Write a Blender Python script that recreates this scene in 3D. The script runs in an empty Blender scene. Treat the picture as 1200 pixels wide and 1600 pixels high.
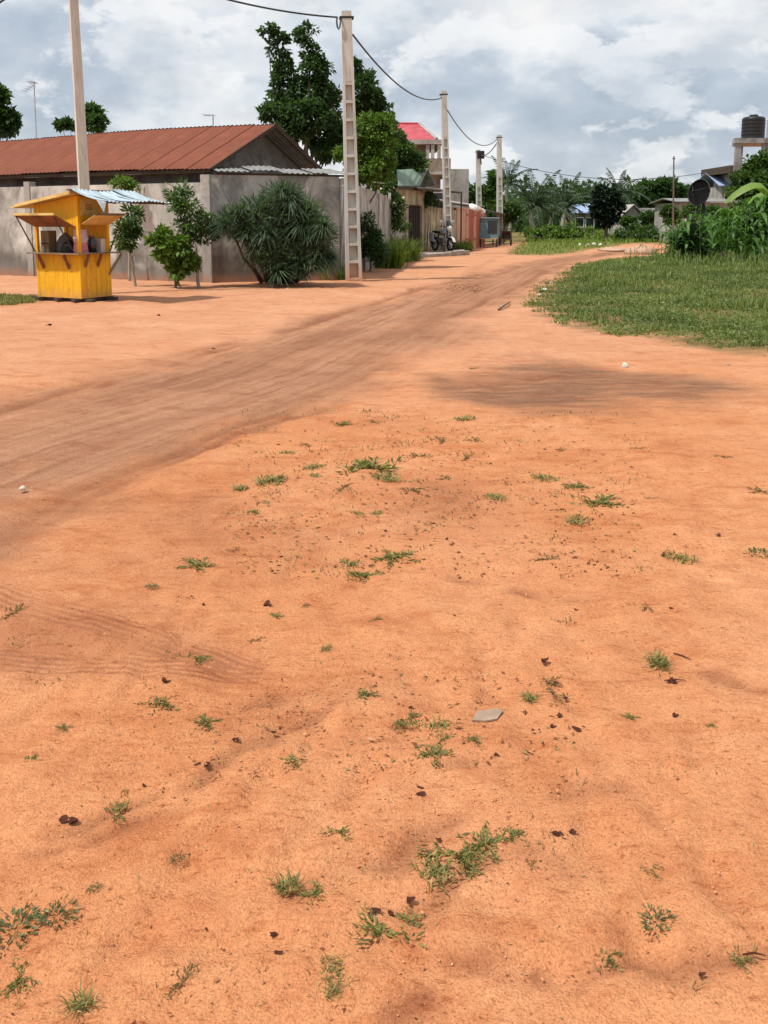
import bpy, math, random
import numpy as np
from mathutils import Vector, Matrix, Euler
random.seed(7); RNG = np.random.default_rng(11)
SC = bpy.context.scene
COL = SC.collection

# ------------------------------------------------------------------ camera
FPX, HOR, CAMH = 1430.0, 345.0, 1.6          # focal length in photo pixels, horizon row, eye height
PITCH = math.radians(8.0); PPY = HOR + FPX * math.tan(PITCH)   # the photo is a crop: its optical axis lies above the middle
cam_d = bpy.data.cameras.new('camera'); cam = bpy.data.objects.new('camera', cam_d); COL.objects.link(cam)
cam_d.sensor_fit = 'VERTICAL'; cam_d.sensor_height = 36.0; cam_d.lens = 36.0 * FPX / 1600.0
cam_d.shift_y = -(800.0 - PPY) / 1600.0
cam_d.clip_start = 0.05; cam_d.clip_end = 6000
cam.location = (0, 0, CAMH); cam.rotation_euler = (math.pi / 2 - PITCH, 0, 0)
SC.camera = cam

# ------------------------------------------------------------------ sky, sun, exposure
SUN_DIR = Vector((-0.50, -0.28, 0.0)).normalized() * math.cos(math.radians(60)) + Vector((0, 0, math.sin(math.radians(60))))
world = bpy.data.worlds.new('World'); SC.world = world; world.use_nodes = True
wn, wl = world.node_tree.nodes, world.node_tree.links
wn.clear()
w_out = wn.new('ShaderNodeOutputWorld'); w_bg = wn.new('ShaderNodeBackground'); w_bg.inputs['Strength'].default_value = 0.1
w_sky = wn.new('ShaderNodeTexSky'); w_sky.sky_type = 'NISHITA'; w_sky.sun_disc = False
w_sky.sun_elevation = math.radians(60); w_sky.sun_rotation = math.atan2(SUN_DIR.x, SUN_DIR.y)
w_sky.air_density = 1.0; w_sky.dust_density = 1.5; w_sky.ozone_density = 1.0
w_tc = wn.new('ShaderNodeTexCoord')
def w_noise(scale, sz, detail, rough, off, dist=0.0):
    mp = wn.new('ShaderNodeMapping'); mp.inputs['Scale'].default_value = (1, 1, sz); mp.inputs['Location'].default_value = off
    wl.new(w_tc.outputs['Generated'], mp.inputs['Vector'])
    n = wn.new('ShaderNodeTexNoise'); n.inputs['Scale'].default_value = scale; n.inputs['Detail'].default_value = detail
    n.inputs['Roughness'].default_value = rough; n.inputs['Distortion'].default_value = dist
    wl.new(mp.outputs['Vector'], n.inputs['Vector']); return n
def w_ramp(src, stops):
    r = wn.new('ShaderNodeValToRGB'); e = r.color_ramp.elements
    while len(e) < len(stops): e.new(0.5)
    for i, (p, c) in enumerate(stops): e[i].position = p; e[i].color = (*c, 1) if len(c) == 3 else c
    wl.new(src, r.inputs['Fac']); return r
cl = w_noise(5.0, 1.8, 8, 0.56, (3.1, 0.4, 0.3), 0.2)
cl_r = w_ramp(cl.outputs['Fac'], [(0.36, (0.54, 0.61, 0.70)), (0.45, (0.65, 0.72, 0.80)), (0.505, (0.78, 0.84, 0.90)), (0.545, (0.92, 0.96, 0.99)), (0.62, (1, 1, 1))])
cl2 = w_noise(11.0, 1.6, 6, 0.55, (0.7, 5.4, 1.3), 0.3)
cl2_r = w_ramp(cl2.outputs['Fac'], [(0.32, (0.82, 0.84, 0.88)), (0.5, (0.97, 0.98, 1.0)), (0.66, (1.12, 1.10, 1.08))])
w_m1 = wn.new('ShaderNodeMix'); w_m1.data_type = 'RGBA'; w_m1.blend_type = 'MULTIPLY'; w_m1.inputs[0].default_value = 1.0
wl.new(cl_r.outputs['Color'], w_m1.inputs[6]); wl.new(cl2_r.outputs['Color'], w_m1.inputs[7])
puff = w_noise(7.5, 1.9, 9, 0.58, (6.3, 2.2, 0.9), 0.15)
puff_r = w_ramp(puff.outputs['Fac'], [(0.525, (0, 0, 0)), (0.575, (0.75, 0.75, 0.75))])
und = w_noise(7.5, 1.9, 9, 0.58, (6.3, 2.2, 0.955), 0.15)
und_r = w_ramp(und.outputs['Fac'], [(0.50, (1.12, 1.12, 1.12)), (0.66, (0.74, 0.79, 0.85))])
w_m2 = wn.new('ShaderNodeMix'); w_m2.data_type = 'RGBA'
wl.new(puff_r.outputs['Color'], w_m2.inputs[0]); wl.new(w_m1.outputs[2], w_m2.inputs[6]); wl.new(und_r.outputs['Color'], w_m2.inputs[7])
w_sc = wn.new('ShaderNodeVectorMath'); w_sc.operation = 'SCALE'; w_sc.inputs['Scale'].default_value = 5.6
wl.new(w_m2.outputs[2], w_sc.inputs[0])
cov = w_ramp(cl.outputs['Fac'], [(0.22, (0.75, 0.75, 0.75)), (0.5, (0.94, 0.94, 0.94))])
w_mix = wn.new('ShaderNodeMix'); w_mix.data_type = 'RGBA'
wl.new(cov.outputs['Color'], w_mix.inputs[0]); wl.new(w_sky.outputs['Color'], w_mix.inputs[6]); wl.new(w_sc.outputs[0], w_mix.inputs[7])
wl.new(w_mix.outputs[2], w_bg.inputs['Color']); wl.new(w_bg.outputs['Background'], w_out.inputs['Surface'])

sun_d = bpy.data.lights.new('sun', 'SUN'); sun_d.energy = 3.0; sun_d.angle = math.radians(3.0); sun_d.color = (1.0, 0.95, 0.87)
sun = bpy.data.objects.new('sun', sun_d); COL.objects.link(sun)
sun.rotation_euler = (-SUN_DIR).to_track_quat('-Z', 'Y').to_euler()
SC.view_settings.view_transform = 'Standard'; SC.view_settings.look = 'None'
SC.view_settings.exposure = 0.64; SC.view_settings.gamma = 1.0
SC.cycles.max_bounces = 6; SC.cycles.diffuse_bounces = 3; SC.cycles.glossy_bounces = 2; SC.cycles.caustics_reflective = False; SC.cycles.caustics_refractive = False

# ------------------------------------------------------------------ photo pixel -> place
CP, SP = math.cos(PITCH), math.sin(PITCH)
def ray(px, py):
    cx, cy = (px - 600) / FPX, (PPY - py) / FPX
    return Vector((cx, CP + cy * SP, -SP + cy * CP))
def G(px, py, z=0.0):                        # ground point under a pixel
    d = ray(px, py); t = (z - CAMH) / d.z
    return Vector((d.x * t, d.y * t, z))
def AT(px, py, Y):                           # point at distance Y
    d = ray(px, py); t = Y / d.y
    return Vector((d.x * t, Y, CAMH + d.z * t))
def SZ(px, Y):                               # metres spanned by px pixels at distance Y (near the horizon row)
    return px / FPX * Y * CP

# ------------------------------------------------------------------ noise
def _h(ix, iy, s):
    n = (ix.astype(np.int64) * 374761393 + iy.astype(np.int64) * 668265263 + s * 974634777) & 0xffffffff
    n = ((n ^ (n >> 13)) * 1274126177) & 0xffffffff
    return ((n ^ (n >> 16)) & 0xffff) / 65535.0
def vnoise(x, y, s=0):
    x = np.asarray(x, float); y = np.asarray(y, float)
    xi, yi = np.floor(x), np.floor(y); fx, fy = x - xi, y - yi
    fx = fx * fx * (3 - 2 * fx); fy = fy * fy * (3 - 2 * fy)
    a, b, c, d = _h(xi, yi, s), _h(xi + 1, yi, s), _h(xi, yi + 1, s), _h(xi + 1, yi + 1, s)
    return (a * (1 - fx) + b * fx) * (1 - fy) + (c * (1 - fx) + d * fx) * fy
def fbm(x, y, s=0, o=4, r=0.5):
    v = 0; a = 1; t = 0
    for i in range(o):
        v = v + a * vnoise(x * 2 ** i, y * 2 ** i, s + i * 17); t += a; a *= r
    return v / t
def sstep(e0, e1, x):
    t = np.clip((x - e0) / (e1 - e0), 0, 1); return t * t * (3 - 2 * t)
def poly_sd(X, Y, poly):                     # signed distance, negative inside
    P = np.array([(p[0], p[1]) for p in poly]); n = len(P)
    d = np.full(X.shape, 1e9); ins = np.zeros(X.shape, bool)
    for i in range(n):
        a, b = P[i], P[(i + 1) % n]; e = b - a
        wx, wy = X - a[0], Y - a[1]
        t = np.clip((wx * e[0] + wy * e[1]) / max(e @ e, 1e-9), 0, 1)
        d = np.minimum(d, (wx - e[0] * t) ** 2 + (wy - e[1] * t) ** 2)
        c = ((a[1] > Y) != (b[1] > Y)) & (X < (b[0] - a[0]) * (Y - a[1]) / (b[1] - a[1] + 1e-12) + a[0])
        ins ^= c
    d = np.sqrt(d); return np.where(ins, -d, d)
def line_d(X, Y, pts):
    d = np.full(X.shape, 1e9)
    for a, b in zip(pts[:-1], pts[1:]):
        ex, ey = b[0] - a[0], b[1] - a[1]
        t = np.clip(((X - a[0]) * ex + (Y - a[1]) * ey) / (ex * ex + ey * ey), 0, 1)
        d = np.minimum(d, (X - a[0] - ex * t) ** 2 + (Y - a[1] - ey * t) ** 2)
    return np.sqrt(d)

# ------------------------------------------------------------------ materials
MATS = {}
class NT:
    def __init__(s, name):
        s.m = bpy.data.materials.new(name); s.m.use_nodes = True; s.t = s.m.node_tree; s.n = s.t.nodes; s.l = s.t.links
        s.b = s.n['Principled BSDF']; s.out = s.n['Material Output']; MATS[name] = s.m
        s.tc = s.n.new('ShaderNodeTexCoord')
    def vec(s, scale=(1, 1, 1), src='Object'):
        mp = s.n.new('ShaderNodeMapping'); mp.inputs['Scale'].default_value = scale
        s.l.new(s.tc.outputs[src], mp.inputs['Vector']); return mp.outputs['Vector']
    def noise(s, scale, detail=5, rough=0.55, v=None, dist=0.0):
        n = s.n.new('ShaderNodeTexNoise'); n.inputs['Scale'].default_value = scale; n.inputs['Detail'].default_value = detail
        n.inputs['Roughness'].default_value = rough; n.inputs['Distortion'].default_value = dist
        s.l.new(v if v is not None else s.tc.outputs['Object'], n.inputs['Vector']); return n.outputs['Fac']
    def ramp(s, fac, stops):
        r = s.n.new('ShaderNodeValToRGB'); e = r.color_ramp.elements
        while len(e) < len(stops): e.new(0.5)
        for i, (p, c) in enumerate(stops):
            e[i].position = p; e[i].color = (*c, 1) if hasattr(c, '__len__') else (c, c, c, 1)
        s.l.new(fac, r.inputs['Fac']); return r.outputs['Color']
    def mix(s, fac, a, b, mode='MIX'):
        m = s.n.new('ShaderNodeMix'); m.data_type = 'RGBA'; m.blend_type = mode
        for sock, v in ((m.inputs[0], fac), (m.inputs[6], a), (m.inputs[7], b)):
            if isinstance(v, bpy.types.NodeSocket): s.l.new(v, sock)
            elif hasattr(v, '__len__'): sock.default_value = (*v, 1)
            else: sock.default_value = v
        return m.outputs[2]
    def math(s, op, a, b=None, c=None):
        m = s.n.new('ShaderNodeMath'); m.operation = op
        for i, v in enumerate((a, b, c)):
            if v is None: continue
            if isinstance(v, bpy.types.NodeSocket): s.l.new(v, m.inputs[i])
            else: m.inputs[i].default_value = v
        return m.outputs[0]
    def attr(s, name):
        a = s.n.new('ShaderNodeAttribute'); a.attribute_name = name; return a.outputs['Fac']
    def rnd(s):
        o = s.n.new('ShaderNodeObjectInfo'); return o.outputs['Random']
    def bump(s, h, strength=0.3, dist=0.02, nrm=None):
        b = s.n.new('ShaderNodeBump'); b.inputs['Strength'].default_value = strength; b.inputs['Distance'].default_value = dist
        s.l.new(h, b.inputs['Height'])
        if nrm is not None: s.l.new(nrm, b.inputs['Normal'])
        return b.outputs['Normal']
    def fin(s, col, rough=0.8, nrm=None, spec=0.3, metal=0.0):
        if isinstance(col, bpy.types.NodeSocket): s.l.new(col, s.b.inputs['Base Color'])
        else: s.b.inputs['Base Color'].default_value = (*col, 1)
        if isinstance(rough, bpy.types.NodeSocket): s.l.new(rough, s.b.inputs['Roughness'])
        else: s.b.inputs['Roughness'].default_value = rough
        s.b.inputs['Specular IOR Level'].default_value = spec; s.b.inputs['Metallic'].default_value = metal
        if nrm is not None: s.l.new(nrm, s.b.inputs['Normal'])
        return s.m
def plain(name, a, b, scale=6, rough=0.7, bump=0.2, spec=0.3, metal=0.0, stretch=(1, 1, 1), dirt=None, bd=0.01):
    t = NT(name); v = t.vec(stretch)
    f = t.noise(scale, 6, 0.6, v)
    c = t.ramp(f, [(0.32, a), (0.68, b)])
    if dirt is not None:
        d = t.ramp(t.noise(scale * 0.45, 7, 0.65), [(0.52, 0.0), (0.72, 1.0)])
        c = t.mix(d, c, dirt)
    return t.fin(c, rough, t.bump(t.noise(scale * 8, 4, 0.6), bump, bd), spec, metal)
def leafm(name, dark, light, yellow=None, rough=0.5, trans=0.35, spec=0.35):
    t = NT(name); a = t.attr('tint')
    st = [(0.0, dark), (0.75, light)]
    if yellow: st += [(0.97, light), (1.0, yellow)]
    c = t.ramp(a, st)
    t.fin(c, rough, None, spec)
    tr = t.n.new('ShaderNodeBsdfTranslucent'); mx = t.n.new('ShaderNodeMixShader'); mx.inputs[0].default_value = trans
    c2 = t.mix(1.0, c, (1.25, 1.35, 0.6), 'MULTIPLY')
    t.l.new(c2, tr.inputs['Color'])
    t.l.new(t.b.outputs[0], mx.inputs[1]); t.l.new(tr.outputs[0], mx.inputs[2]); t.l.new(mx.outputs[0], t.out.inputs['Surface'])
    return t.m

def plaster(name, base, light, stain, low=0.8):
    t = NT(name)
    big = t.noise(0.7, 6, 0.62, t.vec((1, 1, 0.8)))
    c = t.ramp(big, [(0.33, base), (0.62, light)])
    st = t.noise(1.3, 6, 0.65, t.vec((1.2, 1.2, 0.75)), 0.5)
    c = t.mix(t.ramp(st, [(0.46, 0.0), (0.62, 0.85)]), c, stain)
    c = t.mix(t.ramp(t.noise(0.55, 4, 0.6, t.vec((1, 1, 1.6)), 0.8), [(0.56, 0.0), (0.60, 0.55)]), c, t.mix(1.0, c, (1.25, 1.25, 1.22), 'MULTIPLY'))
    fine = t.noise(9, 5, 0.6)
    c = t.mix(t.ramp(fine, [(0.3, 0.0), (0.7, 0.35)]), c, t.mix(1.0, c, (0.72, 0.72, 0.72), 'MULTIPLY'))
    # splashed earth and rising damp along the foot of the wall
    sep = t.n.new('ShaderNodeSeparateXYZ'); geo = t.n.new('ShaderNodeNewGeometry'); t.l.new(geo.outputs['Position'], sep.inputs[0])
    z = t.math('ADD', sep.outputs['Z'], t.math('MULTIPLY', t.math('SUBTRACT', t.noise(0.9, 4, 0.6), 0.5), 2.0))
    dark_patch = t.ramp(t.math('DIVIDE', z, 1.6), [(0.30, low), (0.60, 0.0)])
    c = t.mix(dark_patch, c, (0.115, 0.105, 0.09))
    z2 = t.math('ADD', sep.outputs['Z'], t.math('MULTIPLY', t.math('SUBTRACT', t.noise(2.5, 4, 0.6), 0.5), 0.5))
    c = t.mix(t.ramp(z2, [(0.02, 0.75), (0.24, 0.0)]), c, (0.34, 0.18, 0.11))
    return t.fin(c, 0.92, t.bump(t.noise(28, 6, 0.65), 0.35, 0.012), 0.15)
plaster('wall_plaster', (0.37, 0.36, 0.33), (0.58, 0.565, 0.515), (0.19, 0.182, 0.168))
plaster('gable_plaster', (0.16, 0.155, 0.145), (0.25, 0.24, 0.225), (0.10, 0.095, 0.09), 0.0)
plaster('beige_plaster', (0.42, 0.35, 0.235), (0.54, 0.46, 0.32), (0.20, 0.165, 0.11), 0.5)
plaster('far_plaster', (0.31, 0.295, 0.27), (0.41, 0.39, 0.36), (0.22, 0.21, 0.19), 0.3)
plaster('tower_grey', (0.24, 0.24, 0.235), (0.34, 0.335, 0.325), (0.15, 0.15, 0.145), 0.0)
plaster('far_brown', (0.20, 0.165, 0.13), (0.28, 0.235, 0.19), (0.12, 0.10, 0.085), 0.3)

def concrete_pole():
    t = NT('pole_concrete')
    c = t.ramp(t.noise(3.0, 6, 0.65, t.vec((1, 1, 0.35))), [(0.3, (0.43, 0.42, 0.38)), (0.7, (0.62, 0.605, 0.55))])
    c = t.mix(t.ramp(t.noise(7, 6, 0.7, t.vec((3, 3, 0.3))), [(0.52, 0.0), (0.75, 0.6)]), c, (0.24, 0.21, 0.165))
    geo = t.n.new('ShaderNodeNewGeometry'); sep = t.n.new('ShaderNodeSeparateXYZ'); t.l.new(geo.outputs['Position'], sep.inputs[0])
    z = t.math('ADD', sep.outputs['Z'], t.math('MULTIPLY', t.noise(4, 4, 0.6), 0.5))
    c = t.mix(t.ramp(z, [(0.25, 0.85), (0.85, 0.0)]), c, (0.50, 0.24, 0.12))
    return t.fin(c, 0.9, t.bump(t.noise(40, 5, 0.6), 0.3, 0.006), 0.2)
concrete_pole()

def rust():
    t = NT('rusty_sheet')
    n1 = t.noise(1.1, 7, 0.62, t.vec((1, 1, 1)))
    c = t.ramp(n1, [(0.30, (0.125, 0.042, 0.026)), (0.5, (0.180, 0.056, 0.031)), (0.68, (0.245, 0.076, 0.042))])
    n2 = t.noise(3.0, 6, 0.7, t.vec((0.35, 2.2, 1)))
    c = t.mix(t.ramp(n2, [(0.50, 0.0), (0.74, 0.55)]), c, (0.15, 0.042, 0.024))
    r = t.rnd(); c = t.mix(t.math('MULTIPLY', r, 0.25), c, (0.24, 0.085, 0.050))
    return t.fin(c, 0.85, t.bump(t.noise(30, 5, 0.6), 0.2, 0.004), 0.2)
rust()
plain('dark_timber', (0.045, 0.032, 0.022), (0.09, 0.066, 0.045), 5, 0.85, 0.3, stretch=(1, 1, 6))
plain('weathered_timber', (0.16, 0.115, 0.07), (0.26, 0.20, 0.13), 6, 0.85, 0.3)
def yellow_paint():
    t = NT('yellow_paint'); r = t.rnd()
    c = t.mix(t.math('MULTIPLY', r, 0.5), (0.80, 0.44, 0.014), (0.72, 0.35, 0.012))
    c = t.mix(t.ramp(t.noise(4, 6, 0.65, t.vec((3, 3, 0.5))), [(0.46, 0.0), (0.75, 0.6)]), c, (0.55, 0.20, 0.012))
    c = t.mix(t.ramp(t.noise(9, 7, 0.7, t.vec((2, 2, 0.7))), [(0.56, 0.0), (0.66, 0.75)]), c, (0.34, 0.17, 0.05))
    sz_ = t.n.new('ShaderNodeSeparateXYZ'); t.l.new(t.tc.outputs['Object'], sz_.inputs[0])
    dz = t.math('ADD', sz_.outputs['Z'], t.math('MULTIPLY', t.noise(6, 4, 0.6), 0.35)); c = t.mix(t.ramp(dz, [(0.20, 0.75), (0.48, 0.0)]), c, (0.50, 0.25, 0.10))
    return t.fin(c, 0.6, t.bump(t.noise(22, 5, 0.6, t.vec((3, 3, 0.4))), 0.25, 0.004), 0.3)
yellow_paint()
plain('faded_yellow', (0.60, 0.40, 0.12), (0.72, 0.52, 0.20), 5, 0.7, 0.2, dirt=(0.30, 0.19, 0.09))
plain('brown_board', (0.20, 0.085, 0.04), (0.30, 0.13, 0.06), 5, 0.75, 0.25, dirt=(0.10, 0.05, 0.03))
plain('inner_board', (0.17, 0.12, 0.07), (0.25, 0.18, 0.10), 5, 0.8, 0.2)
plain('galvanised_sheet', (0.26, 0.36, 0.42), (0.56, 0.64, 0.68), 5, 0.45, 0.15, spec=0.5, metal=0.3, dirt=(0.06, 0.14, 0.19), stretch=(2.5, 0.5, 1))
plain('old_sheet', (0.17, 0.175, 0.17), (0.29, 0.295, 0.28), 3, 0.6, 0.15, metal=0.2, dirt=(0.20, 0.11, 0.06))
plain('green_sheet', (0.17, 0.25, 0.19), (0.24, 0.33, 0.26), 2.5, 0.6, 0.1, dirt=(0.14, 0.18, 0.13))
plain('red_sheet', (0.34, 0.040, 0.055), (0.48, 0.085, 0.10), 1.6, 0.55, 0.1, dirt=(0.50, 0.20, 0.20))
plain('blue_sheet', (0.22, 0.30, 0.46), (0.34, 0.43, 0.60), 1.5, 0.5, 0.1)
plain('grey_sheet', (0.30, 0.29, 0.27), (0.44, 0.42, 0.39), 1.5, 0.6, 0.1, dirt=(0.2, 0.12, 0.08))
plain('dark_metal', (0.012, 0.012, 0.013), (0.03, 0.03, 0.03), 8, 0.5, 0.1)
plain('dish_mesh', (0.006, 0.007, 0.007), (0.012, 0.013, 0.013), 6, 0.9, 0.1, spec=0.05)
plain('gate_brown', (0.022, 0.012, 0.010), (0.045, 0.024, 0.018), 4, 0.7, 0.1, spec=0.15)
plain('red_paint', (0.40, 0.10, 0.055), (0.52, 0.16, 0.09), 2.5, 0.6, 0.15, dirt=(0.25, 0.09, 0.05))
plain('pink_paint', (0.55, 0.30, 0.20), (0.66, 0.40, 0.28), 2.5, 0.7, 0.15, dirt=(0.40, 0.22, 0.13))
plain('teal_paint', (0.10, 0.20, 0.23), (0.16, 0.28, 0.31), 3, 0.6, 0.1, dirt=(0.08, 0.10, 0.10))
plain('white_paint', (0.62, 0.62, 0.60), (0.76, 0.76, 0.74), 5, 0.5, 0.1)
plain('grey_paint', (0.34, 0.35, 0.40), (0.46, 0.47, 0.52), 5, 0.4, 0.05, spec=0.5)
plain('chrome', (0.45, 0.45, 0.45), (0.6, 0.6, 0.6), 5, 0.25, 0.02, spec=0.5, metal=0.8)
plain('rubber', (0.012, 0.012, 0.012), (0.025, 0.024, 0.022), 10, 0.8, 0.2)
plain('black_plastic', (0.007, 0.008, 0.009), (0.014, 0.015, 0.017), 6, 0.42, 0.05, spec=0.4)
plain('cable_black', (0.03, 0.033, 0.036), (0.05, 0.053, 0.056), 6, 0.6, 0.0)
plain('glass_dark', (0.015, 0.018, 0.02), (0.03, 0.034, 0.036), 2, 0.15, 0.0, spec=0.6)
plain('bark', (0.10, 0.08, 0.055), (0.19, 0.155, 0.11), 6, 0.9, 0.5, stretch=(2, 2, 0.6), bd=0.03)
plain('pale_bark', (0.28, 0.25, 0.20), (0.42, 0.38, 0.31), 6, 0.9, 0.4, stretch=(2, 2, 0.6))
plain('kerb_concrete', (0.26, 0.235, 0.20), (0.40, 0.365, 0.31), 4, 0.92, 0.35, dirt=(0.30, 0.16, 0.09))
plain('pale_stone', (0.45, 0.40, 0.33), (0.66, 0.61, 0.53), 8, 0.9, 0.3)
plain('grey_stone', (0.25, 0.17, 0.125), (0.38, 0.27, 0.20), 12, 0.9, 0.3)
plain('red_earth_heap', (0.36, 0.20, 0.13), (0.52, 0.36, 0.26), 3, 0.95, 0.5)
plain('dead_leaf', (0.045, 0.014, 0.009), (0.11, 0.040, 0.024), 30, 0.9, 0.3, spec=0.08)
plain('pink_goods', (0.55, 0.16, 0.20), (0.66, 0.26, 0.30), 3, 0.5, 0.0)
plain('pale_goods', (0.55, 0.50, 0.44), (0.68, 0.62, 0.56), 5, 0.5, 0.0)
plain('purple_goods', (0.40, 0.30, 0.38), (0.60, 0.50, 0.56), 9, 0.4, 0.0)
plain('bag_black', (0.012, 0.011, 0.012), (0.03, 0.027, 0.03), 6, 0.6, 0.3)
plain('grey_cloth', (0.10, 0.095, 0.09), (0.17, 0.16, 0.15), 6, 0.9, 0.3)
plain('ink', (0.20, 0.11, 0.03), (0.28, 0.16, 0.05), 10, 0.8, 0.0)
leafm('leaf_dark', (0.018, 0.046, 0.017), (0.066, 0.130, 0.042), (0.18, 0.24, 0.10), trans=0.42)
leafm('leaf_mid', (0.028, 0.066, 0.018), (0.090, 0.165, 0.042), (0.20, 0.26, 0.08), trans=0.4)
leafm('leaf_light', (0.055, 0.115, 0.016), (0.130, 0.225, 0.032), (0.26, 0.32, 0.07))
leafm('leaf_blackish', (0.006, 0.014, 0.007), (0.014, 0.032, 0.013), None, trans=0.15)
leafm('leaf_strap', (0.036, 0.070, 0.040), (0.120, 0.180, 0.098), (0.30, 0.32, 0.22))
leafm('leaf_palm', (0.028, 0.052, 0.030), (0.085, 0.125, 0.070), (0.26, 0.26, 0.16))
leafm('leaf_maize', (0.040, 0.105, 0.020), (0.105, 0.215, 0.045), (0.26, 0.30, 0.09))
leafm('leaf_banana', (0.12, 0.22, 0.035), (0.20, 0.30, 0.06), (0.30, 0.30, 0.08))
leafm('grass_lawn', (0.058, 0.095, 0.026), (0.185, 0.235, 0.068), (0.42, 0.40, 0.20), rough=0.6)
leafm('grass_bright', (0.060, 0.115, 0.020), (0.190, 0.260, 0.045), (0.36, 0.36, 0.12), rough=0.6)
leafm('grass_tuft', (0.085, 0.092, 0.028), (0.260, 0.245, 0.075), (0.50, 0.38, 0.16), rough=0.6)
leafm('grass_dry', (0.13, 0.085, 0.035), (0.24, 0.165, 0.065), (0.40, 0.30, 0.14), rough=0.7)
leafm('weed_green', (0.060, 0.075, 0.030), (0.160, 0.180, 0.070), (0.36, 0.36, 0.22), rough=0.6)
leafm('petal', (0.60, 0.58, 0.48), (0.80, 0.78, 0.70), None, trans=0.2)
def litterm():
    t = NT('litter_bits'); a = t.attr('tint')
    c = t.ramp(a, [(0.0, (0.06, 0.024, 0.014)), (0.3, (0.20, 0.07, 0.034)), (0.6, (0.27, 0.11, 0.05)), (0.75, (0.20, 0.15, 0.06)), (0.93, (0.22, 0.18, 0.07)), (1.0, (0.44, 0.24, 0.13))])
    t.fin(c, 0.85, None, 0.15)
litterm()
def clodm():
    t = NT('clod_earth'); t.fin(t.ramp(t.attr('tint'), [(0.0, (0.36, 0.14, 0.065)), (0.5, (0.45, 0.18, 0.08)), (0.9, (0.54, 0.24, 0.11)), (1.0, (0.60, 0.32, 0.17))]), 0.95, None, 0.1)
clodm()

# ------------------------------------------------------------------ mesh builder
class MB:
    def __init__(s): s.v = []; s.f = []
    def add(s, vs, fs):
        o = len(s.v); s.v += [tuple(v) for v in vs]; s.f += [tuple(i + o for i in f) for f in fs]; return s
    def hexa(s, b, t):                       # four bottom + four top points
        return s.add(list(b) + list(t), [(3, 2, 1, 0), (4, 5, 6, 7), (0, 1, 5, 4), (1, 2, 6, 5), (2, 3, 7, 6), (3, 0, 4, 7)])
    def box(s, x0, x1, y0, y1, z0, z1):
        return s.hexa([(x0, y0, z0), (x1, y0, z0), (x1, y1, z0), (x0, y1, z0)], [(x0, y0, z1), (x1, y0, z1), (x1, y1, z1), (x0, y1, z1)])
    def frus(s, z0, r0, z1, r1):             # rect = x0,x1,y0,y1
        q = lambda r, z: [(r[0], r[2], z), (r[1], r[2], z), (r[1], r[3], z), (r[0], r[3], z)]
        return s.hexa(q(r0, z0), q(r1, z1))
    def beam(s, p, q, w, h, up=(0, 0, 1)):
        p, q = Vector(p), Vector(q); d = (q - p).normalized(); u = Vector(up)
        if abs(d.dot(u)) > 0.97: u = Vector((0, 1, 0))
        x = d.cross(u).normalized() * w / 2; y = x.cross(d).normalized() * h / 2
        return s.hexa([p - x - y, p + x - y, p + x + y, p - x + y], [q - x - y, q + x - y, q + x + y, q - x + y])
    def tube(s, pts, rad, n=6, cap=True):
        pts = [Vector(p) for p in pts]; m = len(pts); rad = rad if hasattr(rad, '__len__') else [rad] * m
        vs, fs = [], []; ref = None
        for i, p in enumerate(pts):
            d = (pts[min(i + 1, m - 1)] - pts[max(i - 1, 0)]).normalized()
            if ref is None: ref = d.orthogonal().normalized()
            x = (ref - d * ref.dot(d)); x = x.normalized() if x.length > 1e-6 else d.orthogonal().normalized(); ref = x
            y = d.cross(x)
            for k in range(n):
                a = 2 * math.pi * k / n; vs.append(p + (x * math.cos(a) + y * math.sin(a)) * rad[i])
        for i in range(m - 1):
            for k in range(n):
                k2 = (k + 1) % n; fs.append((i * n + k, i * n + k2, (i + 1) * n + k2, (i + 1) * n + k))
        if cap: fs.append(tuple(range(n - 1, -1, -1))); fs.append(tuple((m - 1) * n + k for k in range(n)))
        return s.add(vs, fs)
    def lathe(s, prof, n=20, c=(0, 0, 0)):
        vs = [(c[0] + r * math.cos(2 * math.pi * k / n), c[1] + r * math.sin(2 * math.pi * k / n), c[2] + z) for r, z in prof for k in range(n)]
        fs = [(i * n + k, i * n + (k + 1) % n, (i + 1) * n + (k + 1) % n, (i + 1) * n + k) for i in range(len(prof) - 1) for k in range(n)]
        fs += [tuple(range(n - 1, -1, -1)), tuple((len(prof) - 1) * n + k for k in range(n))]
        return s.add(vs, fs)
    def prism(s, poly, off):                 # planar polygon thickened by a vector
        n = len(poly); off = Vector(off); a = [Vector(p) for p in poly]
        return s.add(a + [p + off for p in a], [tuple(range(n - 1, -1, -1)), tuple(range(n, 2 * n))] + [(i, (i + 1) % n, n + (i + 1) % n, n + i) for i in range(n)])
    def mesh(s, name, mat, smooth=False, ofs=None):
        m = bpy.data.meshes.new(name)
        v = s.v if ofs is None else [(a[0] - ofs[0], a[1] - ofs[1], a[2] - ofs[2]) for a in s.v]
        m.from_pydata(v, [], s.f); m.materials.append(MATS[mat])
        if smooth: m.polygons.foreach_set('use_smooth', [True] * len(m.polygons))
        m.update(); return m
    def build(s, name, mat, parent=None, smooth=False, local=False):
        ofs = None if (local or parent is None) else chain(parent)
        return link(name, s.mesh(name, mat, smooth, ofs), parent)
def chain(o):
    v = Vector((0, 0, 0))
    while o is not None: v = v + Vector(o.location); o = o.parent
    return v
def link(name, mesh, parent=None, loc=None, rot=None, scale=None):
    o = bpy.data.objects.new(name, mesh); COL.objects.link(o)
    if parent is not None: o.parent = parent
    if loc is not None: o.location = loc
    if rot is not None: o.rotation_euler = rot
    if scale is not None: o.scale = scale
    return o
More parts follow.
